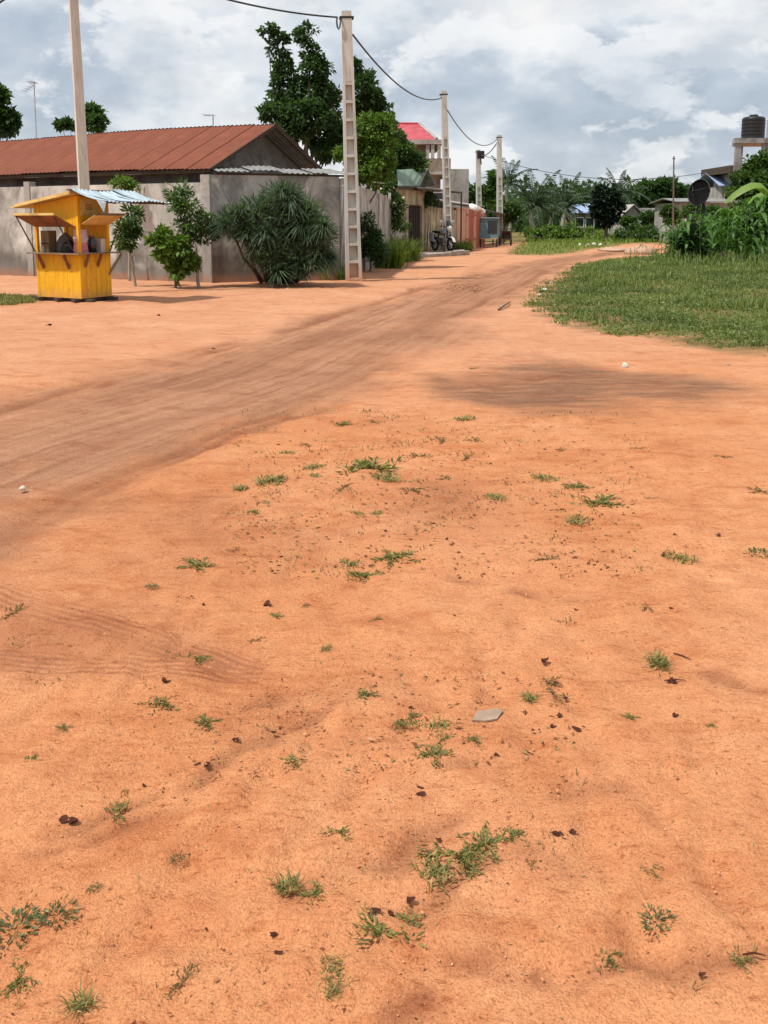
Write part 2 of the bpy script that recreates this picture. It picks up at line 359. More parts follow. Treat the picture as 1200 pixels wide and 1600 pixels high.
def tag(o, label=None, cat=None, group=None, kind=None):
    if label: o['label'] = label
    if cat: o['category'] = cat
    if group: o['group'] = group
    if kind: o['kind'] = kind
    return o
def thing(name, label, cat, loc=(0, 0, 0), rz=0.0, group=None):
    o = bpy.data.objects.new(name, None); COL.objects.link(o); o.empty_display_size = 0.1
    o.location = loc; o.rotation_euler = (0, 0, rz); return tag(o, label, cat, group, 'thing')
def fmesh(name, V, F, mat, tint=None):       # numpy arrays -> mesh, F is (n,3) or (n,4)
    m = bpy.data.meshes.new(name); n, k = F.shape
    m.vertices.add(len(V)); m.vertices.foreach_set('co', np.asarray(V, np.float32).ravel())
    m.loops.add(n * k); m.loops.foreach_set('vertex_index', F.astype(np.int32).ravel())
    m.polygons.add(n); m.polygons.foreach_set('loop_start', np.arange(n, dtype=np.int32) * k)
    m.update(calc_edges=True); m.materials.append(MATS[mat])
    if tint is not None:
        a = m.attributes.new('tint', 'FLOAT', 'POINT'); a.data.foreach_set('value', np.asarray(tint, np.float32))
    return m
def unit(a): return a / np.maximum(np.linalg.norm(a, axis=-1, keepdims=True), 1e-9)
def leaves(P, D, L, W, fold=0.25, tint=None, rng=RNG, nrm=None):
    """rhombic leaves with a folded midrib: base P, direction D, length L, width W"""
    n = len(P); D = unit(D); r = rng.normal(size=(n, 3)) if nrm is None else nrm
    S = unit(np.cross(D, r)); N = np.cross(S, D)
    L = np.broadcast_to(L, n)[:, None]; W = np.broadcast_to(W, n)[:, None]
    mid = P + D * L * 0.45
    V = np.stack([P, mid + S * W / 2 + N * W * fold, P + D * L - N * L * 0.08, mid - S * W / 2 + N * W * fold], 1).reshape(-1, 3)
    b = np.arange(n)[:, None] * 4
    F = np.concatenate([b + [0, 1, 2], b + [0, 2, 3]], 0)
    T = np.repeat(rng.random(n) if tint is None else np.clip(tint, 0, 1), 4)
    return V, F, T
def merge(parts):
    V, F, T, o = [], [], [], 0
    for v, f, t in parts: V.append(v); F.append(f + o); T.append(t); o += len(v)
    return np.concatenate(V), np.concatenate(F), np.concatenate(T)
def blades(P, H, W, lean, tint, rng=RNG, seg2=True):
    """grass blades: two-step bent slivers"""
    n = len(P); a = rng.random(n) * 6.283; d = np.stack([np.cos(a), np.sin(a), np.zeros(n)], 1)
    s = np.stack([-np.sin(a), np.cos(a), np.zeros(n)], 1) * (np.broadcast_to(W, n)[:, None] / 2)
    H = np.broadcast_to(H, n)[:, None]; le = np.broadcast_to(lean, n)[:, None]
    up = np.array([[0, 0, 1.0]])
    m = P + up * H * 0.6 + d * H * le * 0.35; t = P + up * H * (1 - 0.35 * le) + d * H * le
    V = np.stack([P - s, P + s, m + s * 0.8, m - s * 0.8, t], 1).reshape(-1, 3)
    b = np.arange(n)[:, None] * 5
    F = np.concatenate([b + [0, 1, 2], b + [0, 2, 3], b + [3, 2, 4]], 0)
    return V, F, np.repeat(np.clip(tint, 0, 1), 5)

# ------------------------------------------------------------------ ground and dirt road
W2 = lambda pts: [G(*p).to_2d() for p in pts]
ROAD = W2([(-700, 770), (-300, 690), (0, 622), (200, 578), (400, 524), (560, 478), (700, 436), (800, 412), (900, 397), (960, 391.5), (1000, 388), (1050, 386),
           (1040, 392), (985, 396), (945, 401), (905, 413), (870, 432), (838, 452), (818, 470), (740, 520), (660, 565), (560, 604), (440, 652), (330, 694), (230, 738), (100, 796), (0, 872), (-150, 960), (-700, 1300)])
LAWN = W2([(828, 480), (832, 463), (850, 449), (880, 430), (908, 414), (950, 406), (1000, 402), (1100, 398), (1300, 398), (1700, 405), (2400, 640), (1500, 590), (1320, 566), (1200, 553), (1130, 548), (1080, 540), (1010, 526), (950, 524), (915, 518), (870, 505), (845, 496)])
DARK_PATCH = W2([(655, 604), (700, 582), (745, 590), (800, 572), (850, 556), (930, 566), (1000, 582), (1080, 578), (1130, 590), (1190, 602), (1165, 616), (1080, 622), (990, 630), (930, 640), (850, 642), (790, 632), (720, 620)])  # outline of a patch coloured darker brown than the earth around it
VERGE = W2([(795, 398), (800, 388), (830, 372), (870, 362), (960, 360), (1100, 362), (1100, 372), (1000, 378), (965, 384), (930, 388), (890, 396), (850, 399)])
LEFTG = W2([(-160, 478), (-160, 462), (20, 460), (58, 463), (52, 474), (20, 477)])
SM1 = W2([(600, 800), (650, 745), (780, 745), (800, 780), (760, 830), (640, 835)])
SM2 = W2([(120, 900), (180, 800), (330, 760), (430, 800), (560, 830), (520, 880), (330, 900)])
SM3 = W2([(590, 1600), (630, 1560), (690, 1545), (690, 1570), (660, 1600)])
SM4 = W2([(820, 1540), (815, 1500), (850, 1510), (860, 1530), (835, 1560)])
SM7 = W2([(700, 1500), (760, 1492), (790, 1505), (770, 1518), (710, 1515)]); SM8 = W2([(1095, 1050), (1130, 1046), (1185, 1068), (1150, 1074)])
SM5 = W2([(330, 1130), (420, 1075), (560, 1040), (600, 1060), (470, 1100), (380, 1140)])
SM6 = W2([(-80, 1000), (0, 920), (200, 930), (420, 1000), (420, 1050), (200, 1040), (-60, 1060)])
RUTS = [W2([(-200, 985), (0, 858), (120, 778), (250, 722), (360, 683), (480, 640), (600, 590), (700, 528)]),
        W2([(-200, 960), (0, 838), (120, 762), (260, 706), (400, 655), (520, 610)]),
        W2([(-200, 700), (0, 640), (250, 560), (480, 505), (640, 455), (800, 415)]),
        W2([(150, 600), (360, 540), (520, 495), (650, 450), (790, 425)]),
        W2([(690, 600), (900, 585), (1150, 612)]), W2([(560, 560), (680, 505), (790, 455), (880, 410)])]
def axis(vals):
    out = [vals[0][0]]
    for a, b, s0, s1 in vals:
        x = a
        while x < b - 1e-6:
            t = (x - a) / (b - a); x = min(b, x + s0 + (s1 - s0) * t); out.append(x)
    return np.unique(np.round(np.array(out), 5))
gx = axis([(-2400, -60, 400, 14), (-60, -14, 9, 0.3), (-14, -4, 0.24, 0.09), (-4, -1.6, 0.08, 0.028), (-1.6, 1.6, 0.026, 0.026), (1.6, 4, 0.028, 0.08), (4, 14, 0.09, 0.24), (14, 60, 0.3, 9), (60, 2400, 14, 400)])
gy = axis([(-400, -2, 120, 0.8), (-2, 1.0, 0.5, 0.03), (1.0, 5.0, 0.026, 0.04), (5, 12, 0.04, 0.10), (12, 40, 0.12, 0.5), (40, 120, 0.6, 6), (120, 3000, 10, 700)])
GX, GY = np.meshgrid(gx, gy); X, Y = GX.ravel(), GY.ravel()
wx = X + (fbm(X * 0.9, Y * 0.9, 5) - 0.5) * 0.9; wy = Y + (fbm(X * 0.9, Y * 0.9, 9) - 0.5) * 1.2
rs = poly_sd(wx, wy, ROAD); R = sstep(0.45, -0.75, rs + (fbm(X * 2, Y * 2, 3) - 0.5) * 0.8)
lawn_sd = poly_sd(X + (fbm(X * 2.2, Y * 2.2, 15) - 0.5) * 0.5, Y + (fbm(X * 2.2, Y * 2.2, 19) - 0.5) * 0.7, LAWN); LW = sstep(0.30, -0.5, lawn_sd + (fbm(X * 3.1, Y * 3.1, 151) - 0.5) * 0.9) * (0.85 + 0.15 * sstep(0.36, 0.5, fbm(X * 0.9, Y * 0.9, 155)))
VG = np.maximum(sstep(0.6, -0.8, poly_sd(wx, wy, VERGE)), sstep(0.3, -0.4, poly_sd(wx, wy, LEFTG)))
far = sstep(62, 75, Y + (fbm(X * 0.15, Y * 0.15, 2) - 0.5) * 14) * (X > -60)
VG = np.maximum(VG, far * (1 - R))
DM = sstep(0.40, -0.50, poly_sd(wx, wy, DARK_PATCH) + (fbm(X * 1.2, Y * 3.0, 41) - 0.5) * 0.9) * (0.55 + 0.6 * fbm(X * 1.5, Y * 4, 23))
SMU = 0
for P_, w_, k_ in ((SM1, 0.5, 0.5), (SM2, 0.6, 0.42), (SM3, 0.04, 1.1), (SM4, 0.03, 1.0), (SM7, 0.03, 0.8), (SM8, 0.03, 0.8), (SM5, 0.2, 0.35), (SM6, 0.3, 0.45)):
    wk = 0.25 if w_ > 0.1 else 0.03
    SMU = np.maximum(SMU, k_ * sstep(w_ * 0.6, -w_, poly_sd(wx * wk + X * (1 - wk), wy * wk + Y * (1 - wk), P_) + (0 if w_ > 0.1 else (fbm(X * 14, Y * 14, 59) - 0.5) * 0.10)) * (0.35 + 1.2 * fbm(X * 3, Y * 3, 57)))
RUT = 0
for r_ in RUTS: RUT = np.maximum(RUT, np.exp(-(line_d(wx * 0.35 + X * 0.65, wy * 0.35 + Y * 0.65, r_) / 0.09) ** 2) * sstep(0.3, 0.6, fbm(X * 0.7, Y * 0.7, 71)))
RU = line_d(X, Y, W2([(-700, 1300), (-200, 985), (0, 858), (120, 778), (250, 722), (360, 683), (480, 640), (600, 590), (700, 528), (800, 462), (880, 415), (960, 392), (1060, 384)])) * np.sign(poly_sd(X, Y, ROAD)); AL = X * 0.75 + Y * 0.66
PALE = sstep(7.0, 13.0, Y + (fbm(X * 0.5, Y * 0.5, 44) - 0.5) * 5)
FURR = [W2([(300, 1212), (370, 1160), (440, 1135), (560, 1090), (640, 1062)]), W2([(90, 1290), (180, 1262), (310, 1215)]), W2([(600, 1360), (690, 1310), (760, 1270), (860, 1235), (1020, 1210)]), W2([(560, 1480), (640, 1420), (720, 1380), (800, 1340)]), W2([(640, 1205), (720, 1190), (830, 1215), (950, 1225)]),
        W2([(430, 1420), (520, 1370), (600, 1335), (690, 1300)]), W2([(1090, 1050), (1140, 1062), (1200, 1070)]), W2([(900, 1530), (1040, 1510), (1190, 1490)]), W2([(820, 1345), (940, 1372), (1030, 1385)]), W2([(380, 1095), (470, 1075), (560, 1040)]), W2([(700, 905), (800, 925), (920, 945)]), W2([(230, 790), (330, 772), (450, 770)]), W2([(20, 1330), (160, 1300), (260, 1270)]), W2([(960, 1600), (1020, 1560), (1100, 1530)])]
FU = 0
for r_ in FURR: FU = np.maximum(FU, np.exp(-(line_d(X + (fbm(X * 3.5, Y * 3.5, 131) - 0.5) * 0.16, Y + (fbm(X * 3.5, Y * 3.5, 137) - 0.5) * 0.22, r_) / 0.030) ** 2) * sstep(0.36, 0.62, fbm(X * 5, Y * 5, 141)))
RUT = np.maximum(RUT, FU * 0.9)
def hz(x, y):
    x = np.asarray(x, float); y = np.asarray(y, float)
    k = sstep(60, 20, y)
    return k * (0.05 * (fbm(x * 0.5, y * 0.5, 80, 3) - 0.5) + 0.034 * (fbm(x * 2.6, y * 2.6, 90, 3) - 0.5)) + k * 0.026 * (fbm(x * 7, y * 7, 95, 4, 0.6) - 0.5)
FT = np.zeros_like(X); frg = np.random.default_rng(303)
for (a0, b0, n0) in (((160, 1590), (640, 1060), 13), ((1150, 1560), (760, 960), 13), ((420, 1180), (1180, 900), 12), ((60, 1150), (520, 800), 12), ((960, 1400), (1190, 1150), 6), ((250, 1400), (900, 1480), 9)):
    a_, b_ = G(*a0).to_2d(), G(*b0).to_2d(); dr = (b_ - a_).normalized(); pr = Vector((-dr.y, dr.x))
    for i in range(n0):
        c_ = a_.lerp(b_, (i + frg.uniform(-.2, .2)) / n0) + pr * (0.11 if i % 2 else -0.11) + pr * frg.uniform(-.04, .04); an = math.atan2(dr.y, dr.x) + frg.uniform(-.3, .3)
        u_ = ((X - c_.x) * math.cos(an) + (Y - c_.y) * math.sin(an)) / 0.14; v_ = (-(X - c_.x) * math.sin(an) + (Y - c_.y) * math.cos(an)) / (0.050 + 0.012 * np.clip(u_, -1, 1)); q_ = u_ * u_ + v_ * v_
        FT += frg.uniform(0.5, 1.0) * (-0.013 * np.exp(-q_ ** 2) + 0.006 * np.exp(-((np.sqrt(q_) - 1.35) / 0.3) ** 2))
Z = hz(X, Y) + FT - 0.03 * R - 0.030 * RUT * (Y < 40) * np.where(Y < 5, 0.6, 1.0) + 0.02 * LW
V_ = np.stack([X, Y, Z], 1); nx, ny = len(gx), len(gy)
ii, jj = np.meshgrid(np.arange(nx - 1), np.arange(ny - 1)); q = (jj * nx + ii).ravel()
FQ = np.stack([q, q + 1, q + nx + 1, q + nx], 1)
fr = R[FQ].mean(1) > 0.5
def ground_mat():
    t = NT('laterite_ground'); road, dark_patch, lawn, verge, smu, rut = [t.attr(a) for a in ('road', 'dark_patch', 'lawn', 'verge', 'smudge', 'rut')]
    n1 = t.noise(0.8, 4, 0.6); n2 = t.noise(7, 4, 0.65); n3 = t.noise(160, 2, 0.75)
    c = t.ramp(n1, [(0.28, (0.49, 0.200, 0.086)), (0.5, (0.56, 0.247, 0.112)), (0.72, (0.61, 0.300, 0.150))])
    c = t.mix(t.ramp(n2, [(0.40, 0.0), (0.72, 0.55)]), c, (0.42, 0.145, 0.062))
    pale = t.attr('pale'); c = t.mix(t.math('MULTIPLY', pale, 0.6), c, t.ramp(n1, [(0.3, (0.50, 0.255, 0.150)), (0.7, (0.60, 0.34, 0.215))]))
    ru = t.attr('ru'); al = t.attr('along'); cb = t.n.new('ShaderNodeCombineXYZ'); t.l.new(ru, cb.inputs[0]); t.l.new(t.math('MULTIPLY', al, 0.10), cb.inputs[1])
    strk = t.noise(1.5, 5, 0.62, cb.outputs[0], 0.25)
    cb2 = t.n.new('ShaderNodeCombineXYZ'); t.l.new(ru, cb2.inputs[0]); t.l.new(t.math('MULTIPLY', al, 0.03), cb2.inputs[1])
    fstr = t.noise(9.0, 3, 0.6, cb2.outputs[0], 0.1)
    rc = t.ramp(strk, [(0.3, (0.235, 0.112, 0.064)), (0.5, (0.315, 0.155, 0.090)), (0.72, (0.43, 0.235, 0.142))])
    rc = t.mix(t.ramp(fstr, [(0.50, 0.0), (0.66, 0.6)]), rc, (0.20, 0.095, 0.055)); rc = t.mix(t.ramp(fstr, [(0.32, 0.5), (0.44, 0.0)]), rc, (0.46, 0.255, 0.155))
    c = t.mix(t.math('MULTIPLY', road, 0.93), c, rc)
    dust = t.noise(0.33, 5, 0.6)
    c = t.mix(t.ramp(dust, [(0.48, 0.0), (0.68, 0.35)]), c, (0.60, 0.31, 0.175))
    dst = t.noise(3.2, 5, 0.65, t.vec((0.35, 2.4, 1)), 0.6)
    c = t.mix(t.math('MINIMUM', t.math('MULTIPLY', dark_patch, t.ramp(dst, [(0.34, 0.75), (0.56, 1.15)])), 0.92), c, t.ramp(dst, [(0.3, (0.27, 0.138, 0.082)), (0.7, (0.18, 0.092, 0.055))]))
    c = t.mix(t.math('MINIMUM', smu, 0.8), c, (0.26, 0.092, 0.045))
    c = t.mix(t.math('MULTIPLY', rut, 0.62), c, (0.22, 0.088, 0.046))
    gcol = t.ramp(t.noise(5, 5, 0.6), [(0.3, (0.055, 0.068, 0.022)), (0.7, (0.125, 0.125, 0.045))])
    c = t.mix(t.math('MULTIPLY', lawn, 0.8), c, gcol); c = t.mix(t.math('MULTIPLY', verge, 0.8), c, t.ramp(n1, [(0.3, (0.06, 0.095, 0.022)), (0.7, (0.13, 0.16, 0.04))]))
    # sand grain: light and dark grains
    c = t.mix(t.ramp(n3, [(0.34, 0.55), (0.48, 0.0)]), c, t.mix(1.0, c, (0.55, 0.46, 0.42), 'MULTIPLY'))
    c = t.mix(t.ramp(n3, [(0.55, 0.0), (0.70, 0.5)]), c, t.mix(1.0, c, (1.35, 1.35, 1.35), 'MULTIPLY'))
    n4 = t.noise(45, 3, 0.7)
    c = t.mix(t.ramp(n4, [(0.62, 0.0), (0.75, 0.5)]), c, (0.30, 0.105, 0.048))
    # tyre tread prints
    tr = None
    for (p, q_, wd) in ((G(-40, 918), G(400, 1050), 0.085), (G(-60, 1026), G(410, 1049), 0.075)):
        d = (q_ - p).to_2d(); Ln = d.length; d.normalize(); nrm = (-d.y, d.x, 0)
        dp = t.n.new('ShaderNodeVectorMath'); dp.operation = 'DOT_PRODUCT'; t.l.new(t.tc.outputs['Object'], dp.inputs[0]); dp.inputs[1].default_value = nrm
        u = t.math('SUBTRACT', dp.outputs['Value'], p.x * nrm[0] + p.y * nrm[1]); u = t.math('ADD', u, t.math('MULTIPLY', t.math('SUBTRACT', t.noise(0.8, 2), 0.5), 0.25))
        dl = t.n.new('ShaderNodeVectorMath'); dl.operation = 'DOT_PRODUCT'; t.l.new(t.tc.outputs['Object'], dl.inputs[0]); dl.inputs[1].default_value = (d.x, d.y, 0)
        w = t.math('SUBTRACT', dl.outputs['Value'], p.x * d.x + p.y * d.y)
        inu = t.math('LESS_THAN', t.math('ABSOLUTE', u), wd); inw = t.math('MULTIPLY', t.math('GREATER_THAN', w, 0.0), t.math('LESS_THAN', w, Ln))
        s_ = t.math('MULTIPLY_ADD', t.math('SINE', t.math('MULTIPLY', u, 6.283 / (wd / 2.2))), 0.5, 0.5)
        k = t.math('MULTIPLY', t.math('MULTIPLY', inu, inw), t.math('MULTIPLY', s_, t.ramp(t.noise(2.5, 4), [(0.35, 0.2), (0.6, 1.0)])))
        tr = k if tr is None else t.math('MAXIMUM', tr, k)
    c = t.mix(t.math('MULTIPLY', tr, 0.8), c, (0.27, 0.105, 0.055))
    n5 = t.noise(70, 2, 0.6)
    c = t.mix(t.ramp(n5, [(0.30, 0.45), (0.46, 0.0)]), c, t.mix(1.0, c, (0.74, 0.66, 0.60), 'MULTIPLY'))
    c = t.mix(t.ramp(n5, [(0.54, 0.0), (0.72, 0.45)]), c, t.mix(1.0, c, (1.14, 1.20, 1.28), 'MULTIPLY'))
    n6 = t.noise(24, 3, 0.7, t.vec((1, 2.2, 1)), 0.6)
    c = t.mix(t.ramp(n6, [(0.60, 0.0), (0.67, 0.75)]), c, t.mix(1.0, c, (0.60, 0.48, 0.42), 'MULTIPLY'))
    n7 = t.noise(2.2, 5, 0.68, t.vec((1, 2.0, 1)), 0.8)
    c = t.mix(t.ramp(n7, [(0.50, 0.0), (0.66, 0.75)]), c, t.mix(1.0, c, (0.80, 0.66, 0.58), 'MULTIPLY'))
    n8 = t.noise(11, 4, 0.7, t.vec((0.8, 2.6, 1)), 0.5)
    c = t.mix(t.ramp(n8, [(0.57, 0.0), (0.68, 0.6)]), c, t.mix(1.0, c, (0.70, 0.55, 0.47), 'MULTIPLY'))
    h = t.math('ADD', t.math('MULTIPLY', n4, 0.6), t.math('MULTIPLY', n3, 0.55)); h = t.math('ADD', h, t.math('MULTIPLY', t.noise(14, 3, 0.6), 1.0))
    return t.fin(c, 0.95, t.bump(h, 0.7, 0.018), 0.1)
ground_mat()
def ground_obj(name, sel, label):
    F = FQ[sel]; used = np.zeros(len(V_), bool); used[F.ravel()] = True; mp = np.cumsum(used) - 1
    m = fmesh(name, V_[used], mp[F], 'laterite_ground')
    for an, arr in (('road', R), ('dark_patch', DM), ('lawn', LW), ('verge', VG), ('smudge', SMU), ('rut', RUT), ('pale', PALE), ('ru', RU), ('along', AL)):
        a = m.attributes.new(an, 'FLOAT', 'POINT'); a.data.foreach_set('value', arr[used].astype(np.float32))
    m.polygons.foreach_set('use_smooth', [True] * len(m.polygons)); m.update()
    return tag(link(name, m), label, None, None, 'structure')
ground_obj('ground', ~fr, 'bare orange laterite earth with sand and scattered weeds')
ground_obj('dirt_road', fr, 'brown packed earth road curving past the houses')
def onground(px, py): p = G(px, py); p.z = float(hz(p.x, p.y)); return p

# ------------------------------------------------------------------ generic builders
def wall_between(mb, a, b, z0, z1a, z1b, th):
    """upright slab from a to b (2D points), thickness behind the a->b line"""
    a, b = Vector((a[0], a[1])), Vector((b[0], b[1])); d = (b - a).normalized(); n = Vector((-d.y, d.x)) * th
    return mb.hexa([(a.x, a.y, z0), (b.x, b.y, z0), (b.x + n.x, b.y + n.y, z0), (a.x + n.x, a.y + n.y, z0)],
                   [(a.x, a.y, z1a), (b.x, b.y, z1b), (b.x + n.x, b.y + n.y, z1b), (a.x + n.x, a.y + n.y, z1a)])
def corr_sheet(name, w, l, per, amp, mat, th=0.0, nl=2, sag=0.0):
    """corrugated sheet: x across corrugations 0..w, y up the slope 0..l"""
    nx_ = max(8, int(w / per * 6)); vs, fs = [], []
    for j in range(nl + 1):
        for i in range(nx_ + 1):
            x = w * i / nx_; y = l * j / nl
            vs.append((x, y, amp * math.cos(2 * math.pi * x / per) - sag * 4 * (j / nl) * (1 - j / nl)))
    for j in range(nl):
        for i in range(nx_): a = j * (nx_ + 1) + i; fs.append((a, a + 1, a + nx_ + 2, a + nx_ + 1))
    mb = MB(); mb.add(vs, fs); n = len(vs)
    mb.add([(x, y, z - 0.004) for x, y, z in vs], [f[::-1] for f in fs])
    return mb.mesh(name, mat, True)
def frame_mat(o, x, y):                      # object matrix from origin, x dir, y dir
    x = Vector(x).normalized(); y = Vector(y); y = (y - x * y.dot(x)).normalized(); z = x.cross(y)
    M = Matrix((x, y, z)).transposed().to_4x4(); M.translation = Vector(o); return M
def place(o, M):
    if o.parent is not None:
        M = Matrix.Translation(-chain(o.parent)) @ M
    o.matrix_basis = M; return o
def catenary(a, b, sag, n=18):
    a, b = Vector(a), Vector(b); return [a.lerp(b, i / n) - Vector((0, 0, sag * 4 * (i / n) * (1 - i / n))) for i in range(n + 1)]

# ------------------------------------------------------------------ compound walls and house with the rusty roof
A0 = G(-260, 419).to_2d(); A1 = G(331, 442).to_2d(); A2 = G(531, 437.2).to_2d()
dL = (A1 - A0).normalized(); dR = (A2 - A1).normalized()
w = thing('compound_wall', 'long low grey plastered compound wall behind the yellow kiosk', 'wall', (A1.x, A1.y, 0))
wall_between(MB(), A0, A1, -0.1, 2.58, 2.58, 0.18).build('wall', 'wall_plaster', w)
for px in (66,):
    p = A0 + dL * ((G(px, 430).to_2d() - A0).dot(dL)); nn = Vector((dL.y, -dL.x))
    c0 = p - dL * 0.11 + nn * 0.03; c1 = p + dL * 0.11 + nn * 0.03
    wall_between(MB(), c0, c1, -0.1, 2.72, 2.72, 0.24).build('pilaster', 'far_plaster', w)
w2 = thing('compound_wall', 'taller stained grey wall with the spiky palm bush in front', 'wall', (A2.x, A2.y, 0))
wall_between(MB(), A1 + dR * 0.002, A2, -0.1, 2.77, 2.78, 0.18).build('wall', 'wall_plaster', w2)
nn = Vector((dL.y, -dL.x))
c0 = A1 - dL * 0.26 + nn * 0.035; wall_between(MB(), c0, A1 + dL * 0.03 + nn * 0.035, -0.1, 2.775, 2.775, 0.2).build('corner_pillar', 'far_plaster', w2)
# street side of the compound
S1 = G(628, 401).to_2d(); ds = (S1 - A2).normalized()
w3 = thing('compound_wall', 'shaded street wall half hidden by weeds behind the ladder pole', 'wall', (A2.x, A2.y, 0))
wall_between(MB(), A2 + ds * 0.2, S1, -0.1, 2.74, 2.42, -0.18 * -1).build('wall', 'wall_plaster', w3)
for k in (0.28, 0.5, 0.72):
    p = A2.lerp(S1, k); pn = Vector((ds.y, -ds.x)) * 0.04
    wall_between(MB(), p - ds * 0.12 + pn, p + ds * 0.12 + pn, -0.1, 2.70, 2.70, 0.1).build('pilaster', 'wall_plaster', w3)

nb = Vector((-dL.y, dL.x))                                  # away from the camera, square to the long wall
E0 = Vector((AT(330, 262, 24.3).x, 24.3)); EZ, RZ, HW = 2.96, 4.36, 3.05
rl = math.hypot(HW, RZ - EZ)
house = thing('house', 'low grey house with long rusty red corrugated roof behind the wall', 'house', (E0.x, E0.y, 0))
up_s = Vector((nb.x * HW, nb.y * HW, RZ - EZ)); LEN = 19.0
sheet = corr_sheet('roof_sheet', 0.93, rl + 0.03, 0.155, 0.010, 'rusty_sheet', nl=3)
sheet_b = corr_sheet('roof_sheet', 0.93, rl + 0.03, 0.155, 0.016, 'old_sheet', nl=3)
roof = MB()
k = 0; x = 0.0
while x < LEN:
    o = Vector((E0.x, E0.y, 0)) - Vector((dL.x, dL.y, 0)) * (x + 0.93)
    sagz = 0.05 * math.sin(x * 0.40)
    base = o + Vector((0, 0, EZ + sagz + 0.0015 * (k % 2)))
    s = link('roof_sheet', sheet, house); place(s, frame_mat(base - up_s.normalized() * 0.05 * random.random(), (dL.x, dL.y, 0.0), up_s))
    far_base = o + Vector((nb.x, nb.y, 0)) * 2 * HW + Vector((0, 0, EZ + sagz + 0.004 * (k % 2)))
    s2 = link('roof_sheet', sheet_b, house); place(s2, frame_mat(far_base + Vector((dL.x, dL.y, 0)) * 0.93, (-dL.x, -dL.y, 0), Vector((-nb.x * HW, -nb.y * HW, RZ - EZ))))
    x += 0.775; k += 1
V3 = lambda p, z: Vector((p.x, p.y, z))
gin = 0.75                                                  # gable wall set back under the verge
ga = E0 - dL * gin + nb * 0.55; gb = E0 - dL * gin + nb * (2 * HW - 0.45); gc = E0 - dL * gin + nb * HW
slope = (RZ - EZ) / HW
poly = [V3(ga, 0), V3(gb, 0), V3(gb, EZ + 0.45 * slope - 0.06), V3(gc, RZ - 0.07), V3(ga, EZ + 0.55 * slope - 0.06)]
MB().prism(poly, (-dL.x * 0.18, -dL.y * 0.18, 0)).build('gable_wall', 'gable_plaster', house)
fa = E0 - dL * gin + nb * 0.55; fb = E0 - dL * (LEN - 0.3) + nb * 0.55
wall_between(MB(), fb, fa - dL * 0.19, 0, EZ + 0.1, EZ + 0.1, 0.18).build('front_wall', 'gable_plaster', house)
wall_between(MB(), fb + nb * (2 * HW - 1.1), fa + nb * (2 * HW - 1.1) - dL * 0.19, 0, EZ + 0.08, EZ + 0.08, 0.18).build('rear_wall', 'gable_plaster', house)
for sgn in (0, 1):                                          # verge boards
    a = V3(E0 + nb * (0 if sgn == 0 else 2 * HW), EZ - 0.05); b = V3(E0 + nb * HW, RZ - 0.05)
    MB().beam(a - V3(dL, 0) * 0.05, b - V3(dL, 0) * 0.05, 0.05, 0.09).build('verge_board', 'dark_timber', house)
MB().beam(V3(E0 - dL * 0.1, EZ - 0.06) + V3(nb, 0) * 0.08, V3(E0 - dL * LEN, EZ - 0.06) + V3(nb, 0) * 0.08, 0.05, 0.10).build('eave_board', 'dark_timber', house)
for i in range(14):
    p = E0 - dL * (0.5 + i * 1.3); MB().beam(V3(p + nb * 0.1, EZ - 0.04), V3(p + nb * 0.7, EZ + 0.6 * slope - 0.04), 0.06, 0.1).build('rafter', 'dark_timber', house)
# lean-to sheets between gable and wall
lt = thing('lean_to_roof', 'thin pale metal lean-to roof between gable and stained wall', 'roof', (A1.x, A1.y, 0))
LA, LB = A1 + dR * 0.15, A2 + dR * 0.15
ls = corr_sheet('roof_sheet', 0.92, 1.5, 0.15, 0.014, 'old_sheet')
ln = Vector((-dR.y, dR.x)); n = int((LB - LA).length / 0.86)
for i in range(n):
    p = LA + dR * (0.86 * i) - ln * 0.12
    s = link('roof_sheet', ls, lt); place(s, frame_mat(V3(p, 2.86 + 0.012 * (i % 2) + 0.03 * math.sin(i * 1.9)), (dR.x, dR.y, 0.012 * math.sin(i * 2.3)), (ln.x, ln.y, 0.13)))
MB().beam(V3(LA + ln * 0.02, 2.80), V3(LB + ln * 0.02, 2.80), 0.06, 0.05).build('purlin', 'dark_timber', lt)
# aerials
def aerial(base, top, name, label, arms):
    t = thing(name, label, 'antenna', base)
    MB().tube([base, top], 0.022, 6).build('mast', 'grey_paint', t)
    for (dx, dz, l, tilt) in arms:
        c = Vector(top) + Vector((0, 0, dz)); MB().tube([c + Vector((-l, 0, -tilt * l)), c + Vector((l * dx, 0, tilt * l * dx))], 0.014, 5).build('boom', 'grey_paint', t)
        for j in range(5):
            q_ = c + Vector((-l, 0, -tilt * l)).lerp(Vector((l * dx, 0, tilt * l * dx)), j / 4)
            MB().tube([q_ - Vector((0.02, 0.25, 0)), q_ + Vector((0.02, 0.25, 0))], 0.007, 4).build('element', 'grey_paint', t)
p = AT(56, 206, 32); aerial((p.x, 32, 3.9), AT(53, 127, 32), 'roof_antenna', 'tall thin television aerial mast behind the roof, beside the pale pole', [(0.15, -0.10, 0.32, 0.7), (0.1, -0.02, 0.15, 0.2)])
p = AT(332, 192, 29); aerial((p.x, 29, 4.1), AT(333, 179, 29), 'roof_antenna', 'small bent aerial on the ridge of the rusty roof', [(0.05, -0.02, 0.28, 0.0)])

